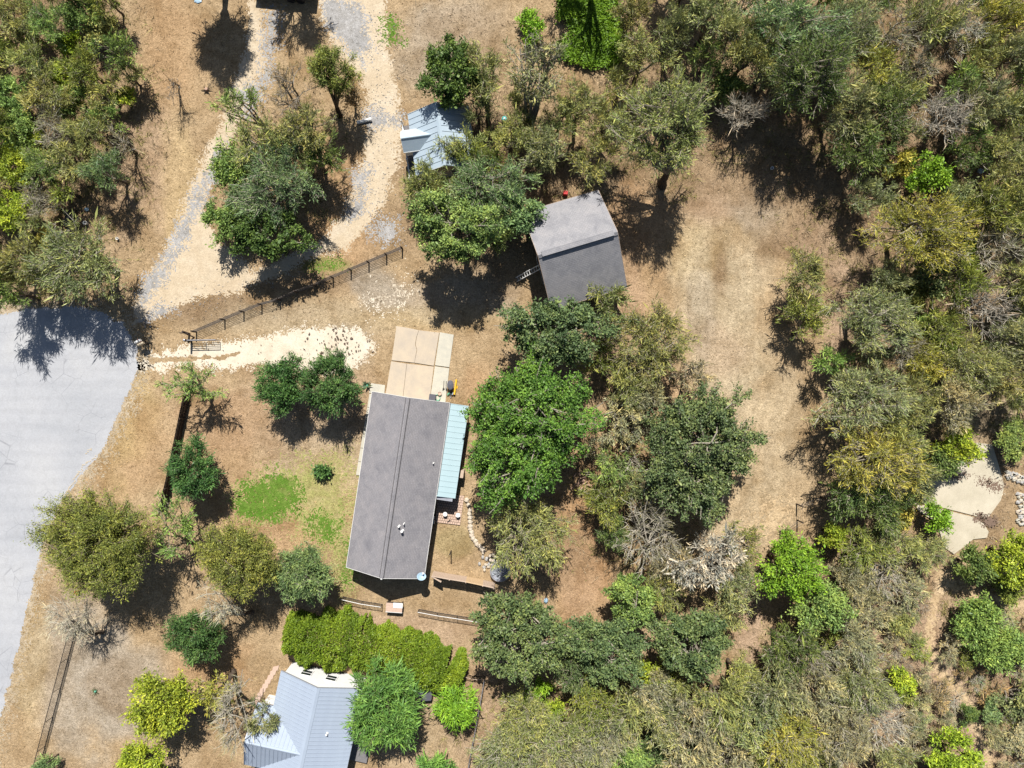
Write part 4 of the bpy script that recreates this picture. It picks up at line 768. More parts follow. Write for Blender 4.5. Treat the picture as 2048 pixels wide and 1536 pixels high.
TONE_ = dict(oak=(.075, .125, .03), oakb=(.085, .165, .03), oakg=(.10, .142, .055), gg=(.155, .175, .072), ol=(.172, .186, .06), yo=(.26, .25, .05), gr=(.205, .198, .105), pale=(.36, .34, .27), br=(.15, .27, .025),
 yg=(.22, .29, .03), ced=(.065, .135, .04), bg=(.115, .17, .068), wil=(.1, .2, .04), dk=(.08, .115, .032), mg=(.13, .19, .05), brn=(.2, .15, .075), og=(.13, .155, .034))
TONE = {k: tuple(x*(1.45 if k[:3] in ('oak', 'ced') else 1.85 if k in ('ol', 'gg', 'gr', 'bg', 'dk', 'og', 'mg') else 1.5 if k in ('yg', 'br') else 1.55) for x in v) for k, v in TONE_.items()}
BARK = dict(fine=(.25, .22, .17), mesq=(.46, .43, .37), oak=(.5, .48, .43), dense=(.25, .22, .17), cedar=(.25, .21, .17), bare=(.4, .37, .33), thin=(.4, .37, .31), willow=(.24, .21, .16))
CRN = {}
def variant(kind, cls, k):
    key = (kind, cls, k)
    if key not in CRN: Rn = (1.6, 2.8, 4.3)[cls]; CRN[key] = (gen_tree(kind, (0, 0), Rn, Rn, (4., 6., 8.5)[cls], hash_(key)), Rn, (4., 6., 8.5)[cls])
    return CRN[key]
def hash_(key): return sum(ord(c)*(i+7) for i, c in enumerate(repr(key))) % 99991
NAMES = dict(fine='leafy_tree', mesq='mesquite_tree', oak='oak_tree', dense='leafy_tree', cedar='cedar_tree', bare='bare_tree', thin='sparse_tree', willow='willow_tree')
def tree(kind, cx, cy, rx, ry, h, tone, label, cat='tree', base=None, hero=False, seed=0, name=None, group=None, dens=1.0):
    big = 1.2 if kind == 'oak' else (1.1 if kind in ('dense', 'mesq', 'fine') else 1.03)
    rx, ry = rx*big, ry*big; zc = h*KIND[kind][8]; top = W(cx, cy, zc); k = 1-zc/H; wx, wy = rx/S*k, ry/S*k
    b = W(*base) if base else np.array([top[0], top[1], 0]); off = (top-b)[:2]
    t = thing(name or NAMES[kind], label, cat, (b[0], b[1], 0), 0, group); c = TONE[tone]; bk = BARK[kind] if tone not in ('gg', 'gr', 'bg', 'pale') else (.5, .48, .43); r = random.Random(seed*7+int(cx*3+cy))
    j = 1+r.uniform(-.08, .08)
    if hero or base is not None:
        wood, crown = gen_tree(kind, off, wx, wy, h, seed+int(cx*5+cy), dens); sclv = (1, 1, 1); rz = 0
    else:
        Rm = math.sqrt(wx*wy); cls = 0 if Rm < 2.1 else (1 if Rm < 3.5 else 2); (wood, crown), Rn, hn = variant(kind, cls, r.randrange(3)); sclv = (wx/Rn, wy/Rn, h/hn); rz = r.uniform(0, 6.28) if abs(wx-wy) < .25*Rm else r.choice((0, math.pi))
    for nm, me, cc in (('trunk', wood, bk), ('crown', crown, tuple(x*j*r.uniform(.95, 1.05) for x in c))):
        o = link(nm, me, t, (0, 0, 0), rz); o.scale = sclv if abs(rz) < 1e-6 or abs(rz-math.pi) < 1e-6 else (Rm/Rn, Rm/Rn, h/hn); o.color = (*cc, 1)
    return t
HERO = [
 # kind cx cy rx ry h tone label base
 ('cedar',566,766,52,62,6.2,'ced','dark green cedar left of the pale driveway, left one of the close pair',None),
 ('cedar',666,770,58,62,6.4,'ced','dark green cedar nearer the long house, right one of the close pair',None),
 ('cedar',390,935,56,58,6,'ced','dark green cedar standing against the dark stained board fence',None),
 ('dense',646,940,14,13,.9,'ced','tiny round dark green bush alone on the front lawn',None),
 ('fine',208,1080,114,106,10,'og','big dense olive-green tree overhanging the road verge at the left',None),
 ('thin',350,1055,48,66,6.5,'mg','sparse tree with white bare branches at the lower end of the board fence',(392,1085)),
 ('fine',480,1115,78,76,9,'og','round olive-green tree casting black shade left of the blue-green cedar',None),
 ('cedar',610,1146,60,64,6.5,'bg','blue-green cedar just left of the long house lower left corner',None),
 ('cedar',393,1268,60,54,6,'ced','dark green cedar below the round olive tree, above the yellow-green tree',None),
 ('dense',328,1396,68,70,7,'yg','vivid yellow-green round tree in the lower left yard',None),
 ('thin',432,1385,48,40,5,'yo','thin yellow-leaved tree touching the vivid yellow-green round tree',None),
 ('bare',478,1430,44,84,9,'gr','bare forked tree with dark trunk left of the blue-grey metal roof',(467,1342)),
 ('dense',288,1522,56,40,4.5,'yg','yellow-green tree cut by the bottom edge, left of the metal roofed house',None),
 ('mesq',526,1434,33,34,5.5,'gg','small grey-green tree hanging over the metal roof wing',None),
 ('willow',775,1408,78,98,7,'wil','large drooping green tree over the right side of the metal roofed house',None),
 ('willow',917,1410,40,46,4,'br','small bright green tree beside the thin pale-railed fence',None),
 ('willow',880,1528,42,26,3.6,'wil','green bush cut by the bottom edge left of the thin pale-railed fence',None),
 ('thin',392,762,66,38,6,'mg','sparse green tree with white dead branches at the top of the board fence',(424,792)),
 ('bare',150,1222,66,56,6,'pale','pale grey bare tree beside the road at the upper end of the pipe fence',(205,1265)),
 ('bare',440,1195,52,48,6.5,'pale','pale bare-branched tree between the round olive tree and dark green cedar below',(505,1225)),
 ('cedar',97,1528,22,20,1.6,'bg','small blue-green bush beside the braced post at the bottom left',None),
 ('thin',540,1250,0,0,0,'gr','',None),
 ('fine',668,138,46,46,9,'og','yellow-green tree with visible dark trunk overhanging the gravel at the top',(679,232)),
 ('bare',588,180,46,58,8,'brn','brown bare-twigged tree left of the yellow-green tree by the gravel',(612,238)),
 ('thin',478,218,58,38,6.5,'mg','thin pale green tree leaning over the left gravel track',(548,268)),
 ('mesq',528,290,66,56,8,'ol','olive mesquite in the middle of the island between the two tracks',None),
 ('mesq',620,262,56,50,8,'ol','olive mesquite on the right side of the island by the dirt road',(640,300)),
 ('dense',468,338,46,56,5,'mg','bright green leafy bush on the left edge of the island between tracks',None),
 ('mesq',556,372,84,80,8,'bg','blue-grey twiggy tree with pale branches, largest on the island',None),
 ('dense',452,440,44,46,4.5,'mg','bright green bush at the lower left corner of the island between tracks',None),
 ('oak',540,468,66,50,7,'oak','dark green oak at the bottom of the island beside the wire fence',(575,505)),
 ('mesq',640,318,50,54,6,'dk','dark olive mesquite shading the right edge of the island',(652,345)),
 ('bare',350,178,18,34,3.2,'brn','small bare brown sapling on the dry grass at the upper left',(357,172)),
 ('oak',905,150,62,56,8,'oak','dark open-crowned oak shading the pale cabin roof',(912,262)),
 ('mesq',968,152,34,66,8,'ol','tall olive mesquite directly right of the dark oak by the cabin',(978,248)),
 ('thin',1075,135,68,80,10,'gg','thin grey-green tree with long dark forked trunk right of the teal drum',(1060,282)),
 ('dense',1058,58,30,34,2,'br','bright green bush left of the bright green vine patch at the top',None),
 ('mesq',1290,98,48,50,7,'ol','feathery olive tree just right of the bright green vine patch',(1268,165)),
 ('mesq',1322,252,108,98,13,'ol','broad olive tree above the grey shed, its trunk shadow on the clearing',(1325,372)),
 ('mesq',1150,205,46,52,7,'ol','sparse olive tree below the bright green vine patch',(1148,262)),
 ('mesq',1090,300,52,54,7,'gg','grey-green mesquite between teal drum and grey shed',None),
 ('mesq',1185,318,50,46,6,'ol','olive mesquite just above the top corner of the grey shed',None),
 ('oak',908,452,76,68,10,'mg','bright mid green oak below the cabin, casting leafy black shade',(935,515)),
 ('mesq',985,370,74,64,8,'bg','grey-green mesquite right of the cabin lower corner',None),
 ('mesq',856,368,52,48,5,'ol','brown-olive mesquite at the lower corner of the pale cabin',None),
 ('oak',1036,430,44,48,6.5,'bg','green oak overhanging the left eave of the grey shed',None),
 ('mesq',930,300,50,42,6,'ol','olive tree covering the lower right part of the cabin roof',None),
 ('oak',1122,664,110,66,8.5,'oakg','wide grey-green oak overlapping the lower corner of the grey shed',None),
 ('oak',1055,856,120,132,9.5,'oakb','largest vivid green oak covering the aqua patio cover right of the long house',None),
 ('mesq',1298,690,84,82,7,'ol','olive feathery tree right of the wide grey-green oak',None),
 ('thin',1245,840,54,66,6,'gr','sparse grey tree between the vivid green oak and the dark oak',None),
 ('mesq',1222,930,44,46,6,'mg','small mid green tree casting leafy shade on the reddish bare ground',(1205,985)),
 ('oak',1395,900,110,118,9.5,'oakg','dark open oak with pale limbs left of the mown clearing',None),
 ('mesq',1597,545,54,50,6,'ol','olive tree in the clearing near its right edge, upper of two',(1580,575)),
 ('mesq',1604,634,44,56,5.5,'og','olive tree in the clearing near its right edge, lower of two',(1585,668)),
 ('mesq',1056,1068,90,80,7.5,'ol','large drooping brown-olive tree right of the brick patio and round tank',(1030,1040)),
 ('oak',1042,1268,100,76,9,'oakg','round grey-green oak below the round metal tank',None),
 ('bare',1290,1068,74,72,8,'gr','grey twiggy tree with pale limbs below the dark open oak',(1310,1045)),
 ('thin',1405,1110,78,66,8,'pale','pale bare-branched tree left of the vivid green leafy tree',(1440,1110)),
 ('oak',1262,1195,52,44,6.5,'mg','small green oak at the lower end of the reddish bare ground',None),
 ('oak',1212,1292,76,68,7.5,'oakg','green oak right of the round grey-green oak, pale limbs showing',None),
 ('oak',1376,1280,68,66,7.5,'oakg','green oak left of the pinkish gap, third in the lower row',None),
 ('dense',1318,1350,40,40,4,'yg','yellow-green bush between the two green oaks in the lower row',None),
 ('dense',1078,1384,34,28,3.5,'br','bright green bush directly below the round grey-green oak',None),
 ('dense',1106,1416,24,20,2.5,'yg','small yellow-green bush, lower of two under the round grey-green oak',None),
 ('dense',1572,1132,70,66,7.5,'br','vivid green leafy tree at the lower end of the clearing',None),
 ('dense',1640,1212,62,56,6.5,'mg','lighter green leafy tree attached to the vivid green one, lower right',None),
 ('dense',1902,1502,62,50,5,'yg','bright yellow-green tree at the bottom beside the narrow trail',None),
 ('dense',1950,1240,52,52,3.2,'mg','pale green shrub right of the narrow trail, upper of two',None),
 ('dense',1985,1300,50,44,3,'mg','pale green shrub right of the narrow trail, lower of two',None),
 ('dense',1945,1130,40,40,4,'dk','dark green tree below the lower pale concrete slab',None),
 ('dense',2022,1112,54,62,5,'yg','yellow-green tree at the right edge below the riprap',None),
 ('dense',1869,1034,30,32,3,'br','small bright green tree standing over the joint of the pale concrete pad',None),
 ('dense',1908,888,50,40,5,'yg','yellow-green tree shading the upper end of the pale concrete pad',None),
 ('dense',1870,925,44,34,5,'dk','dark green tree shading the left side of the pale concrete pad',None),
 ('dense',1662,1068,28,30,3.5,'yg','small yellow-green bush at the lower end of the clearing fence',None),
 ('mesq',1838,465,98,84,9,'yo','broad yellow-olive tree right of the post and wire clearing fence',None),
 ('dense',1855,352,46,40,5,'br','bright green bush above the broad yellow-olive tree',None),
 ('dense',1934,482,24,28,4,'br','small bright green sapling right of the broad yellow-olive tree',None),
 ('mesq',1745,640,82,74,8.5,'gg','grey-green tree with pale twigs below the broad yellow-olive tree',None),
 ('mesq',1725,800,88,72,8.5,'gg','grey-green tree bordering the middle of the clearing right edge',None),
 ('mesq',1748,925,92,82,8.5,'yo','yellow-olive tree bordering the clearing left of the pale concrete pad',None),
 ('bare',1882,236,84,56,7,'pale','pale bare tree with white curving limbs in the upper right wood',(1850,262)),
 ('bare',1490,232,58,44,6,'pale','purple-grey bare tree in deep shade right of the broad olive tree',None),
 ('dense',1458,172,42,34,4,'mg','mid green bush in shade right of the broad olive tree top',None),
 ('mesq',1580,62,100,74,9,'bg','large blue-grey twiggy tree at the top edge',None),
]
for i, (kd, cx, cy, rx, ry, h, tone, lab, base) in enumerate(HERO):
    if rx == 0: continue
    cat = 'bush' if h < 4.01 and kd in ('dense', 'willow', 'cedar') else 'tree'
    nm = 'green_bush' if cat == 'bush' else None
    tree(kd, cx, cy, rx, ry, h, tone, lab, cat, base, True, i, nm)
# wood trees: kind code, cx, cy, r, h, tone
WOOD = '''m 30 40 46 5 ol|m 105 55 46 5 dk|d 168 28 36 4 dk|d 140 85 26 3 yg|m 62 128 50 5 ol|m 172 140 44 5 gg|t 232 108 42 6 mg|d 22 195 42 4 mg|m 92 200 50 5 ol|d 148 195 34 3.5 mg|m 212 190 38 4 ol|d 248 200 22 2.5 yg|d 42 262 42 4 mg|b 112 262 50 5 gr|m 178 268 48 5 ol|d 28 335 42 4 yg|m 92 335 46 5 dk|m 150 325 50 5 ol|m 212 345 44 6 bg|b 240 285 36 5 gr|d 16 418 40 4 yg|b 82 405 44 5 gr|m 48 530 58 8 ol|m 165 522 84 9 gg|m 6 585 46 8 dk|d 100 478 22 2 yo|m 62 70 30 3 gg|d 205 55 30 3 ol|m 255 150 30 4 ol|d 130 150 26 2.5 yg|m 20 110 30 4 gg|d 75 290 26 2.5 yg|m 130 380 34 4 gg|m 60 450 30 3.5 ol|m 215 240 30 4 dk|m 18 545 46 6 ol|m 100 560 44 6 gg
m 1260 30 40 6 ol|m 1420 40 56 8 gg|m 1690 70 66 8 gg|m 1500 110 52 8 ol|m 1640 160 60 8 gg|b 1790 60 50 7 gr|m 1870 50 54 7 ol|b 1910 60 56 7 pale|m 1990 40 50 7 yo|m 1740 140 50 6 yo|b 1830 130 44 6 gr|m 1960 120 46 6 ol|m 2030 110 44 7 gg|m 1690 220 60 8 gg|m 1760 220 54 7 dk|m 1650 100 34 6 og|m 1800 190 44 6 ol|m 1960 215 54 7 gg|m 2030 215 44 7 ol|m 1720 300 52 7 dk|d 1790 318 30 4 yo|m 2000 300 46 6 ol|m 1935 290 46 6 dk|m 2030 370 56 7 ol|m 1975 420 54 7 og|b 1990 500 56 7 gr|m 1920 560 44 7 og|b 1960 620 60 7 pale|m 2035 560 50 7 ol|d 1815 590 30 4 og|m 1880 660 48 6 og|m 1935 730 56 7 ol|m 2025 680 50 7 gg|d 1830 640 24 4 mg|m 1900 800 52 7 gr|m 1830 800 50 7 ol|m 2000 760 44 6 ol|d 2030 880 36 3 mg|b 1800 700 44 6 gr|m 1845 730 40 6 yo|m 1660 720 30 5 mg|m 1790 860 52 7 ol|m 1830 960 42 6 gg|m 1700 985 52 6 dk|m 1760 1010 54 6 dk|m 1790 1085 50 5 ol|b 1760 1140 56 5 gr|m 1720 1100 44 5 og|m 1850 1100 40 4 ol|m 1700 1155 40 5 gr|t 1810 1180 40 4 gr|m 1700 1280 52 6 gr|m 1580 1290 58 7 dk|b 1620 1310 50 7 gr|m 1540 1380 64 7 gg|m 1630 1380 56 7 gr|m 1720 1370 56 6 gg|m 1570 1470 66 7 yo|m 1680 1470 58 7 gr|b 1750 1440 60 6 pale|m 1500 1440 56 7 gg|m 1440 1400 56 7 ol|m 1390 1440 60 7 gr|m 1330 1440 54 6 gg|m 1260 1420 56 6 ol|m 1180 1400 50 6 og|m 1210 1470 56 6 gr|m 1130 1470 60 6 ol|m 1050 1440 58 6 ol|m 1020 1510 64 6 gg|m 1110 1530 56 6 gr|d 1240 1520 50 5 mg|d 1310 1500 36 4 oakg|m 1380 1520 56 6 gr|d 1402 1515 26 3 br|m 1460 1520 56 6 gr|m 1620 1530 56 6 ol|m 1780 1520 50 5 gg|m 1470 1180 46 6 gg|m 1440 1230 40 5 ol|m 1330 1180 42 6 ol|m 1350 1130 46 6 gr|d 1806 1358 24 2.5 yg|d 1810 1400 20 2 og|d 2005 1180 28 2.5 og|d 2030 1290 32 3 mg|d 1975 1415 22 2 bg|d 2030 1390 32 3 gg|d 1930 1430 18 1.8 dk|m 1150 1340 48 6 oakg|m 1230 1060 36 4 dk|m 1120 240 40 6 ol|m 1040 215 34 5 ol|m 1160 130 0 0 ol|m 1210 250 46 6 ol|m 1020 280 44 6 ol|m 960 330 46 6 og|m 890 400 44 5 ol|m 1000 470 36 6 dk|m 1240 180 34 5 ol|m 1250 770 46 6 ol|m 1200 720 36 5 og|m 1290 780 44 6 gr|m 1190 880 26 4 gr|m 1310 980 40 5 gr|t 1480 1080 40 5 og|m 1540 130 50 7 gg|m 1345 60 36 7 gg|m 1560 180 44 7 gg|m 1470 80 50 8 gg|d 1880 700 28 4 mg|m 2040 780 36 5 ol|m 1770 560 40 6 gg|d 1815 1025 26 3 yo|d 1790 1250 22 2 ol|m 1740 1220 44 5 gr|m 1660 1260 30 4 og|m 2040 20 40 6 og|t 700 190 30 4 brn|m 590 300 44 6 gg|m 500 400 40 5 bg|d 2042 1460 30 2 gr|m 1300 1390 44 6 gr|m 1480 1350 48 6 ol'''
SHORT = dict(m='mesq', d='dense', t='thin', b='bare', o='oak')
LM = [(143, 440, 'black quad bike'), (352, 190, 'small bare sapling'), (231, 48, 'round grey boulder'), (40, 690, 'grey road'), (875, 280, 'pale cabin'), (1009, 242, 'teal drum'), (1150, 480, 'grey shed'), (1180, 90, 'bright green vine patch'), (1322, 250, 'broad olive tree above the shed'), (1768, 102, 'row of black tyres'), (1958, 176, 'rust scrap sheet'), (1848, 181, 'white pail'), (1882, 240, 'pale bare tree with curving limbs'),
 (1855, 352, 'bright green bush in the right wood'), (1838, 465, 'broad yellow-olive tree'), (1960, 342, 'crumpled pale blue sheet'), (1745, 640, 'grey-green tree by the clearing'), (1748, 925, 'yellow-olive tree by the concrete pad'), (1920, 980, 'pale concrete pad'), (1600, 590, 'two olive trees in the clearing'), (1572, 1150, 'vivid green leafy tree'), (1870, 1270, 'narrow dirt trail'), (1902, 1502, 'yellow-green tree beside the trail'), (1960, 1362, 'pale agave'), (2025, 945, 'upper riprap bank'), (1395, 900, 'dark open oak'), (1050, 860, 'largest vivid green oak'), (1038, 1258, 'round grey-green oak'), (1376, 1280, 'green oak beside the pinkish gap'), (1106, 1416, 'small yellow-green bush pair'), (1318, 1350, 'yellow-green bush between oaks'), (540, 380, 'blue-grey tree on the island'), (2022, 1112, 'yellow-green tree below the riprap'), (1580, 62, 'large blue-grey twiggy tree'), (1500, 340, 'deep shade above the clearing'), (1060, 1100, 'drooping brown-olive tree'), (680, 140, 'yellow-green tree by the gravel')]
WORD = dict(ol='olive', dk='dark green', yg='yellow-green', gg='grey-green', mg='mid green', gr='grey-brown', bg='blue-grey', yo='yellow-olive', pale='pale grey', og='olive-green', br='bright green', brn='brown', oakg='deep green')
KWORD = dict(m='feathery', d='leafy', t='sparse', b='bare-twigged', o='clumped')
taken = set()
def wood_label(k, cx, cy, r, h, tone):
    sz = 'small' if r < 32 else ('mid-sized' if r < 50 else 'large'); kind = 'bush' if h < 4 else 'tree'
    cand = sorted(LM, key=lambda q: math.hypot(q[0]-cx, q[1]-cy))[:4]
    for lx, ly, nm in cand:
        dx, dy = cx-lx, cy-ly; ds = math.hypot(dx, dy); a = math.degrees(math.atan2(-dy, dx)) % 360
        way = ('right of', 'to the upper right of', 'above', 'to the upper left of', 'left of', 'to the lower left of', 'below', 'to the lower right of')[int(((a+22.5) % 360)//45)]
        far = 'close ' if ds < 75 else ('' if ds < 150 else 'well ')
        s = f'{sz} {WORD[tone]} {KWORD[k]} {kind} {far}{way} the {nm}'
        if ds > 20 and len(s.split()) <= 16 and s not in taken: taken.add(s); return s, kind
    return f'{sz} {WORD[tone]} {KWORD[k]} {kind} among others in the dense wood', kind
ROWS = [w for w in WOOD.replace('\n', '|').split('|')]
_pts = [tuple(map(float, w.split()[1:4])) for w in ROWS]+[(q[1], q[2], (q[3]+q[4])/2) for q in HERO if q[3]]
_rf = random.Random(77)
for poly, n in (([(1570,-60),(2110,-60),(2110,830),(1965,800),(1930,840),(1830,960),(1760,1040),(1670,985),(1710,900),(1680,800),(1690,700),(1775,560),(1740,420),(1660,230),(1600,150)], 900), ([(1000,1410),(1280,1380),(1480,1340),(1600,1280),(1740,1240),(1790,1330),(1830,1600),(985,1600)], 500), ([(-60,-60),(190,-60),(262,120),(250,260),(210,390),(120,395),(-60,480)], 400), ([(1220,-60),(1540,-60),(1560,120),(1450,150),(1250,60)], 100), ([(1190,590),(1370,640),(1390,770),(1300,800),(1290,1000),(1240,1060),(1185,960),(1200,800)], 150), ([(960,110),(1050,280),(1210,170),(1250,350),(1060,390),(960,450),(850,400),(945,290)], 150), ([(1760,1180),(1850,1180),(1840,1310),(1930,1430),(1950,1600),(1830,1600),(1780,1340)], 260), ([(1905,1205),(2100,1240),(2100,1600),(2005,1600),(1960,1400),(1890,1310)], 300)):
    for _ in range(n):
        xs_ = [q[0] for q in poly]; ys_ = [q[1] for q in poly]; x_, y_ = _rf.uniform(min(xs_), max(xs_)), _rf.uniform(min(ys_), max(ys_)); r_ = _rf.uniform(28, 46) if n not in (260, 300) else _rf.uniform(12, 26)
        if sdist(np.array([[x_]]), np.array([[y_]]), poly)[0, 0] < 0 or any(math.hypot(x_-a, y_-b) < c*.72+r_*.55 for a, b, c in _pts): continue
        _pts.append((x_, y_, r_)); ROWS.append(f"{_rf.choice('mmmmbdt')} {x_:.0f} {y_:.0f} {r_:.0f} {_rf.uniform(4.5, 6.5):.1f} {_rf.choice(('ol', 'gg', 'gr', 'og', 'ol', 'gg', 'mg'))}" if r_ > 26 else f"{_rf.choice('mmbt')} {x_:.0f} {y_:.0f} {r_:.0f} {_rf.uniform(1.0, 2.2):.1f} {_rf.choice(('gr', 'brn', 'gr', 'og', 'gg'))}")
for i, row in enumerate(ROWS):
    k, cx, cy, r, h, tone = row.split(); cx, cy, r, h = float(cx), float(cy), float(r), float(h)
    if r == 0: continue
    if cx < 300 and r < 55: tone = {'dk': 'mg', 'gg': 'og'}.get(tone, tone)
    lab, kd = wood_label(k, cx, cy, r, h, tone); rr = random.Random(i)
    grp = 'trees of the left scrub' if cx < 300 else ('trees of the right and lower woods' if cx > 1100 else 'trees around the tracks')
    tree(SHORT[k], cx, cy, r*(.9 if cx < 300 else 1)*rr.uniform(1.0, 1.25), r*(.9 if cx < 300 else 1)*rr.uniform(1.0, 1.25), h, tone, lab, kd, None, False, i, 'wild_bush' if kd == 'bush' else None, grp)
# trees standing just outside the top edge; their shadows fall into the picture
for kd, bx, by, rx, h, tone, lab in (('cedar', 450, -12, 66, 12, 'ced', 'tall dark tree just beyond the top edge whose shadow lies on dry grass'), ('mesq', 602, -36, 62, 8.5, 'ol', 'feathery tree beyond the top edge shading the gravel beside the trailer'), ('bare', 1180, -40, 40, 14, 'gr', 'bare tree beyond the top edge whose trunk shadow crosses the green vines'), ('mesq', 1362, -60, 90, 12, 'gg', 'big tree beyond the top edge with trunk shadow falling below it'), ('mesq', 1132, -34, 38, 7, 'ol', 'tree beyond the top edge shading the left half of the green vines'),
    ('mesq', 1560, 215, 80, 12, 'dk', 'tall dark tree throwing deep shade above the mown clearing'), ('mesq', 1450, 330, 0, 11, 'dk', '')):
    if rx == 0: continue
    p = W(bx, by); KK = KIND[kd][8]; zc = h*KK; s_ = 1/(1-zc/H); tree(kd, 1024+(bx-1024)*s_, 768+(by-768)*s_, rx, rx, h, tone, lab, 'tree', (bx, by), True, int(bx), dens=1.5 if kd == 'cedar' else 1.0)

# ------------------------------------------------------------------ hedge, vines, dry grass, undergrowth
def leaf_blades(base, d, ll, hw, r, up=1.0):
    m = len(base); nrm = r.normal(size=(m, 3))*.7+[0, 0, up]; w = np.cross(d, nrm); w /= np.linalg.norm(w, axis=1, keepdims=True)+1e-9
    mid = base+d*ll*.5; tip = base+d*ll
    for q in (mid, tip): q[:, 2] = np.maximum(q[:, 2], .02)
    return np.stack([base, mid+w*hw, tip, mid-w*hw], 1).reshape(-1, 3), np.arange(4*m).reshape(-1, 4)
hp = [(570, 1272), (602, 1275), (660, 1284), (720, 1293), (780, 1308), (840, 1325), (890, 1340), (918, 1362)]; hr = [32, 50, 54, 52, 49, 47, 47, 28]
hg = thing('hedge', 'long thick yellow-green hedge across the lower yard above the metal roofed house', 'hedge', W(745, 1305, 0))
r = np.random.default_rng(4); m = 64000; t = r.random(m)*(len(hp)-1.001); k = t.astype(int); f = t-k; hp_, hr_ = np.array(hp, float), np.array(hr, float)
cpx = hp_[k]*(1-f)[:, None]+hp_[k+1]*f[:, None]; rad = (hr_[k]*(1-f)+hr_[k+1]*f)/S; tang = hp_[k+1]-hp_[k]; tang /= np.linalg.norm(tang, axis=1, keepdims=True)
a = r.uniform(-.25, math.pi+.25, m); hz = 2.6
lmp = 1+.5*(fbm(cpx[:, 0]*.05, np.cos(a)*2+9, 66, 3)-.5)*2
rr_ = rad*lmp*np.clip(1-np.abs(r.normal(size=m))*.13, .5, 1.1); zz = .5+np.maximum(np.sin(a), -.2)*(hz-.5)*lmp*np.clip(1-np.abs(r.normal(size=m))*.12, .5, 1.1)
kz = 1-1.6/H; bx_ = (cpx[:, 0]-1024)/S*kz+np.cos(a)*rr_*tang[:, 1]*-1*-1; by_ = (768-cpx[:, 1])/S*kz+np.cos(a)*rr_*tang[:, 0]
B = np.stack([bx_, by_, np.maximum(zz, .05)], 1)-np.array(hg.location)
d = np.stack([np.cos(a)*tang[:, 1], np.cos(a)*tang[:, 0], np.sin(a)*.5-.35], 1)+r.normal(size=(m, 3))*.5; d /= np.linalg.norm(d, axis=1, keepdims=True)
LV, LF = leaf_blades(B, d, r.uniform(.12, .28, m)[:, None], .05*r.uniform(.7, 1.3, m)[:, None], r)
patchv = fbm(cpx[:, 0]*.03, cpx[:, 1]*.05, 71, 3)
o = link('foliage', mesh_np('foliage', LV, LF, M['leaf'], {'v': ('FACE', 'FLOAT', np.clip(.46+(patchv-.5)*1.5+r.normal(size=m)*.22, 0, 1))}), hg); o.color = (.18, .265, .024, 1)
for i in range(40):
    q = r.random()*(len(hp)-1.001); kk = int(q); c = hp_[kk]*(1-q+kk)+hp_[kk+1]*(q-kk); p = W(*c)+[r.normal()*.5, r.normal()*.4, 0]; m_ = MB(); m_.tube(p, p+[r.normal()*.3, r.normal()*.3, 2.0], .03, .015, 4); m_.build('stem', M['wooddark'], hg)
vn = thing('vine_patch', 'bright green vine thicket sprawling at the top edge with a dark trunk shadow', 'vines', W(1185, 80)); m = 15000; P = np.array([(1118, -20), (1230, -20), (1240, 30), (1248, 75), (1240, 120), (1215, 140), (1170, 130), (1130, 125), (1112, 95), (1150, 70), (1120, 40)], float); pts = []
while len(pts) < m:
    q = np.stack([r.uniform(1105, 1255, 4000), r.uniform(-20, 145, 4000)], 1); ok = sdist(q[:, 0], q[:, 1], P)+(fbm(q[:, 0]*.08, q[:, 1]*.08, 5)-.5)*26+r.normal(size=4000)*5 > 0; pts += list(q[ok])
pts = np.array(pts[:m]); zz = .15+.9*fbm(pts[:, 0]*.05, pts[:, 1]*.05, 91, 3)*r.uniform(.5, 1, m); B = np.stack([(pts[:, 0]-1024)/S, (768-pts[:, 1])/S, zz], 1)-np.array(vn.location)
d = r.normal(size=(m, 3))*[1, 1, .35]+[0, 0, .15]; d /= np.linalg.norm(d, axis=1, keepdims=True); LV, LF = leaf_blades(B, d, r.uniform(.18, .36, m)[:, None], .07*np.ones((m, 1)), r)
o = link('foliage', mesh_np('foliage', LV, LF, M['leaf'], {'v': ('FACE', 'FLOAT', np.clip(.45+(fbm(pts[:, 0]*.03, pts[:, 1]*.03, 15, 3)-.5)*1.2+r.normal(size=m)*.15, 0, 1))}), vn); o.color = (.15, .27, .02, 1)

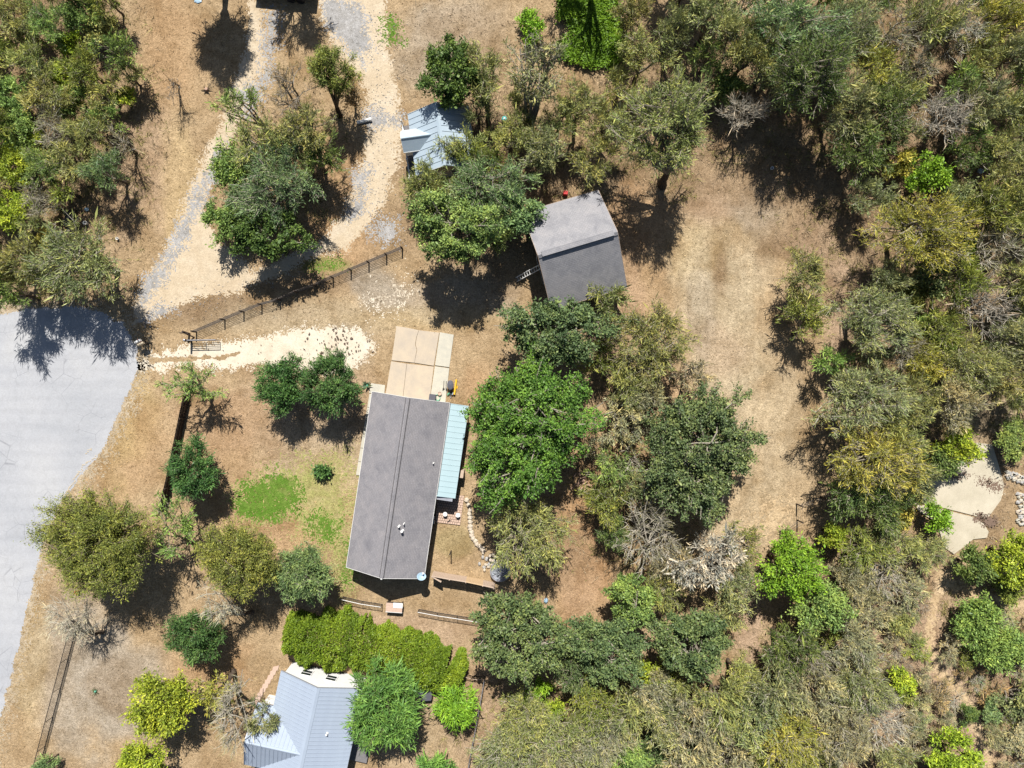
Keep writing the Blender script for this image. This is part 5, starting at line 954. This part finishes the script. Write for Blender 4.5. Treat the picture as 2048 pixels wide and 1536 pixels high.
def scatter(n, seed, area=(-56, 56, -42, 42)):
    r = np.random.default_rng(seed); return np.stack([r.uniform(area[0], area[1], n), r.uniform(area[2], area[3], n)], 1), r
BLD = [sdist for _ in ()]
HOUSES = [[W(*q) for q in p] for p in ([(750,790),(895,812),(925,830),(900,1000),(850,1140),(702,1125)], [(1070,400),(1195,390),(1235,575),(1095,600)], [(826,240),(930,260),(938,335),(838,345)], [(560,1340),(730,1375),(690,1560),(470,1560),(495,1440)], [(793,652),(908,669),(890,800),(771,786)], [(1838,968),(1952,884),(1990,890),(2005,990),(1970,1070),(1905,1105),(1830,1015)], [(871,1000),(929,993),(920,1050),(870,1044)])]
def blades(name, n, seed, dens_fn, hgt, wid, colfn, lab, cat='dry grass', per=3):
    xy, r = scatter(n, seed); keep = r.random(n) < dens_fn(xy[:, 0], xy[:, 1])
    for P in KEEP+HOUSES: keep &= sdist(xy[:, 0], xy[:, 1], P) < -.12
    xy = xy[keep]; n = len(xy); C0 = colfn(xy[:, 0], xy[:, 1])*r.uniform(.6, 1.45, (n, 1)); i = np.repeat(np.arange(n), per); m = len(i)
    B = np.stack([xy[i, 0]+r.normal(size=m)*.05, xy[i, 1]+r.normal(size=m)*.05, np.full(m, .0)], 1); hh = r.uniform(*hgt, m)*(.7+.6*r.random(n))[i]
    T = B+np.stack([r.normal(size=m)*hh*.9, r.normal(size=m)*hh*.9, hh], 1); a = r.random(m)*6.28; w = np.stack([np.cos(a), np.sin(a), np.zeros(m)], 1)*r.uniform(*wid, m)[:, None]
    V = np.stack([B-w, B+w, T], 1).reshape(-1, 3); Fq = np.arange(3*m).reshape(-1, 3); Cc = np.hstack([C0[i]*r.uniform(.8, 1.2, (m, 1)), np.ones((m, 1))])
    tag(stuff(link(name, mesh_np(name, V, Fq, M['tuft'], {'c': ('FACE', 'FLOAT_COLOR', Cc)}))), lab, cat)
def woodmask(X, Y):
    px = 1024+X*S; py = 768-Y*S; w = np.zeros(X.shape)
    for zx, zy, rx, ry in ((110, 260, 180, 330), (1840, 300, 270, 340), (1900, 700, 200, 260), (1260, 1470, 330, 110), (1660, 1400, 190, 190), (1960, 1350, 130, 230), (1060, 310, 200, 150), (1340, 220, 160, 160), (1780, 1130, 130, 110), (560, 330, 120, 170), (1250, 950, 130, 200)):
        w = np.maximum(w, np.clip(1.3-np.sqrt(((px-zx)/rx)**2+((py-zy)/ry)**2), 0, .35)/.35)
    return w
blades('dry_grass', 95000, 1, lambda X, Y: np.clip(.25+1.3*(fbm(X*.5, Y*.5, 44, 4)-.35), .1, 1)*(1-.4*woodmask(X, Y)), (.03, .11), (.02, .05), lambda X, Y: ground_col(X, Y)*np.array([1.05, 1.03, .95]), 'short dry straw grass tufts over the open ground')
blades('undergrowth', 70000, 2, lambda X, Y: woodmask(X, Y)*np.clip(fbm(X*.35, Y*.35, 52, 4)*2.2-.35, 0, 1), (.15, .5), (.012, .03), lambda X, Y: np.where((fbm(X*.6, Y*.6, 61, 3) > .5)[:, None], np.array([[.3, .26, .1]]), np.array([[.36, .27, .17]])), 'low brown and olive scrub under the trees', 'undergrowth', 6)
blades('tall_weeds', 26000, 3, lambda X, Y: np.clip(1.4-np.hypot((1024+X*S-905)/140, (768-Y*S-110)/110), 0, 1)*.5+np.clip(1.3-np.hypot((1024+X*S-1890)/150, (768-Y*S-1350)/220), 0, 1)*.5+np.clip(1.3-np.hypot((1024+X*S-480)/150, (768-Y*S-612)/30), 0, 1)*.8+np.clip(1.3-np.hypot((1024+X*S-2000)/60, (768-Y*S-1010)/130), 0, 1)*.8, (.08, .32), (.012, .03), lambda X, Y: np.where((fbm(X*.8, Y*.8, 81, 3) > .48)[:, None], np.array([[.36, .26, .17]]), np.array([[.42, .36, .26]])), 'brown and grey dead weeds standing in rough patches', 'weeds', 6)
blades('lawn_blades', 400000, 5, lambda X, Y: np.clip(1.25-np.hypot((1024+X*S-538)/66, (768-Y*S-998)/44), 0, 1)*.9+np.clip(1.1-np.hypot((1024+X*S-650)/45, (768-Y*S-1055)/34), 0, 1)*.6+np.clip(1.2-np.hypot((1024+X*S-700-(768-Y*S-1120)*-.1)/12, (768-Y*S-1120)/60), 0, 1)*.5, (.03, .09), (.015, .03), lambda X, Y: np.where((fbm(X*1.2, Y*1.2, 88, 3) > .4)[:, None], np.array([[.1, .23, .02]]), np.array([[.2, .25, .06]])), 'soft green grass blades in the patch on the front lawn', 'grass', 2)
# dead weed clumps on the pale driveway, pebbles on the tracks
r = np.random.default_rng(12); V = []; Fq = []; n0 = 0; mb = MB()
for i in range(120):
    px, py = (r.normal(682, 38), r.normal(690, 18)) if i < 80 else (r.uniform(300, 620), r.uniform(690, 735)); p = W(px, py); s_ = r.uniform(.05, .15)*(1 if i < 80 else .6)
    for j in range(7): a = r.random()*6.28; e = p+[math.cos(a)*s_, math.sin(a)*s_, .05+.12*r.random()]; w = np.array([-math.sin(a), math.cos(a), 0])*s_*.4; mb.add([p+[0, 0, .013], (p+e)/2+w+[0, 0, .04], e, (p+e)/2-w+[0, 0, .04]], [(0, 1, 2, 3)])
tag(stuff(mb.build('weed_clumps', M['soil'])), 'small dark dead weed clumps dotted over the pale gravel driveway', 'weeds')
mb = MB()
for i in range(420):
    t = r.random(); px, py = [(r.normal(760, 20), r.uniform(20, 430)), (r.uniform(280, 640), 0)][int(t > .6)]
    if t > .6: py = 640-(px-280)*.33+r.normal()*16
    p = W(px, py); mb.rock((p[0], p[1], .03), (.06+.09*r.random(), .07, .06), r, r.random()*3)
tag(stuff(mb.build('pebbles', M['rock'])), 'scattered small stones on the sandy dirt track', 'pebbles')

if __name__ == '__main__': print('TRIS', sum(sum(len(p.vertices)-2 for p in m.polygons) if len(m.polygons) < 2000 else len(m.loops)-2*len(m.polygons) for m in bpy.data.meshes))
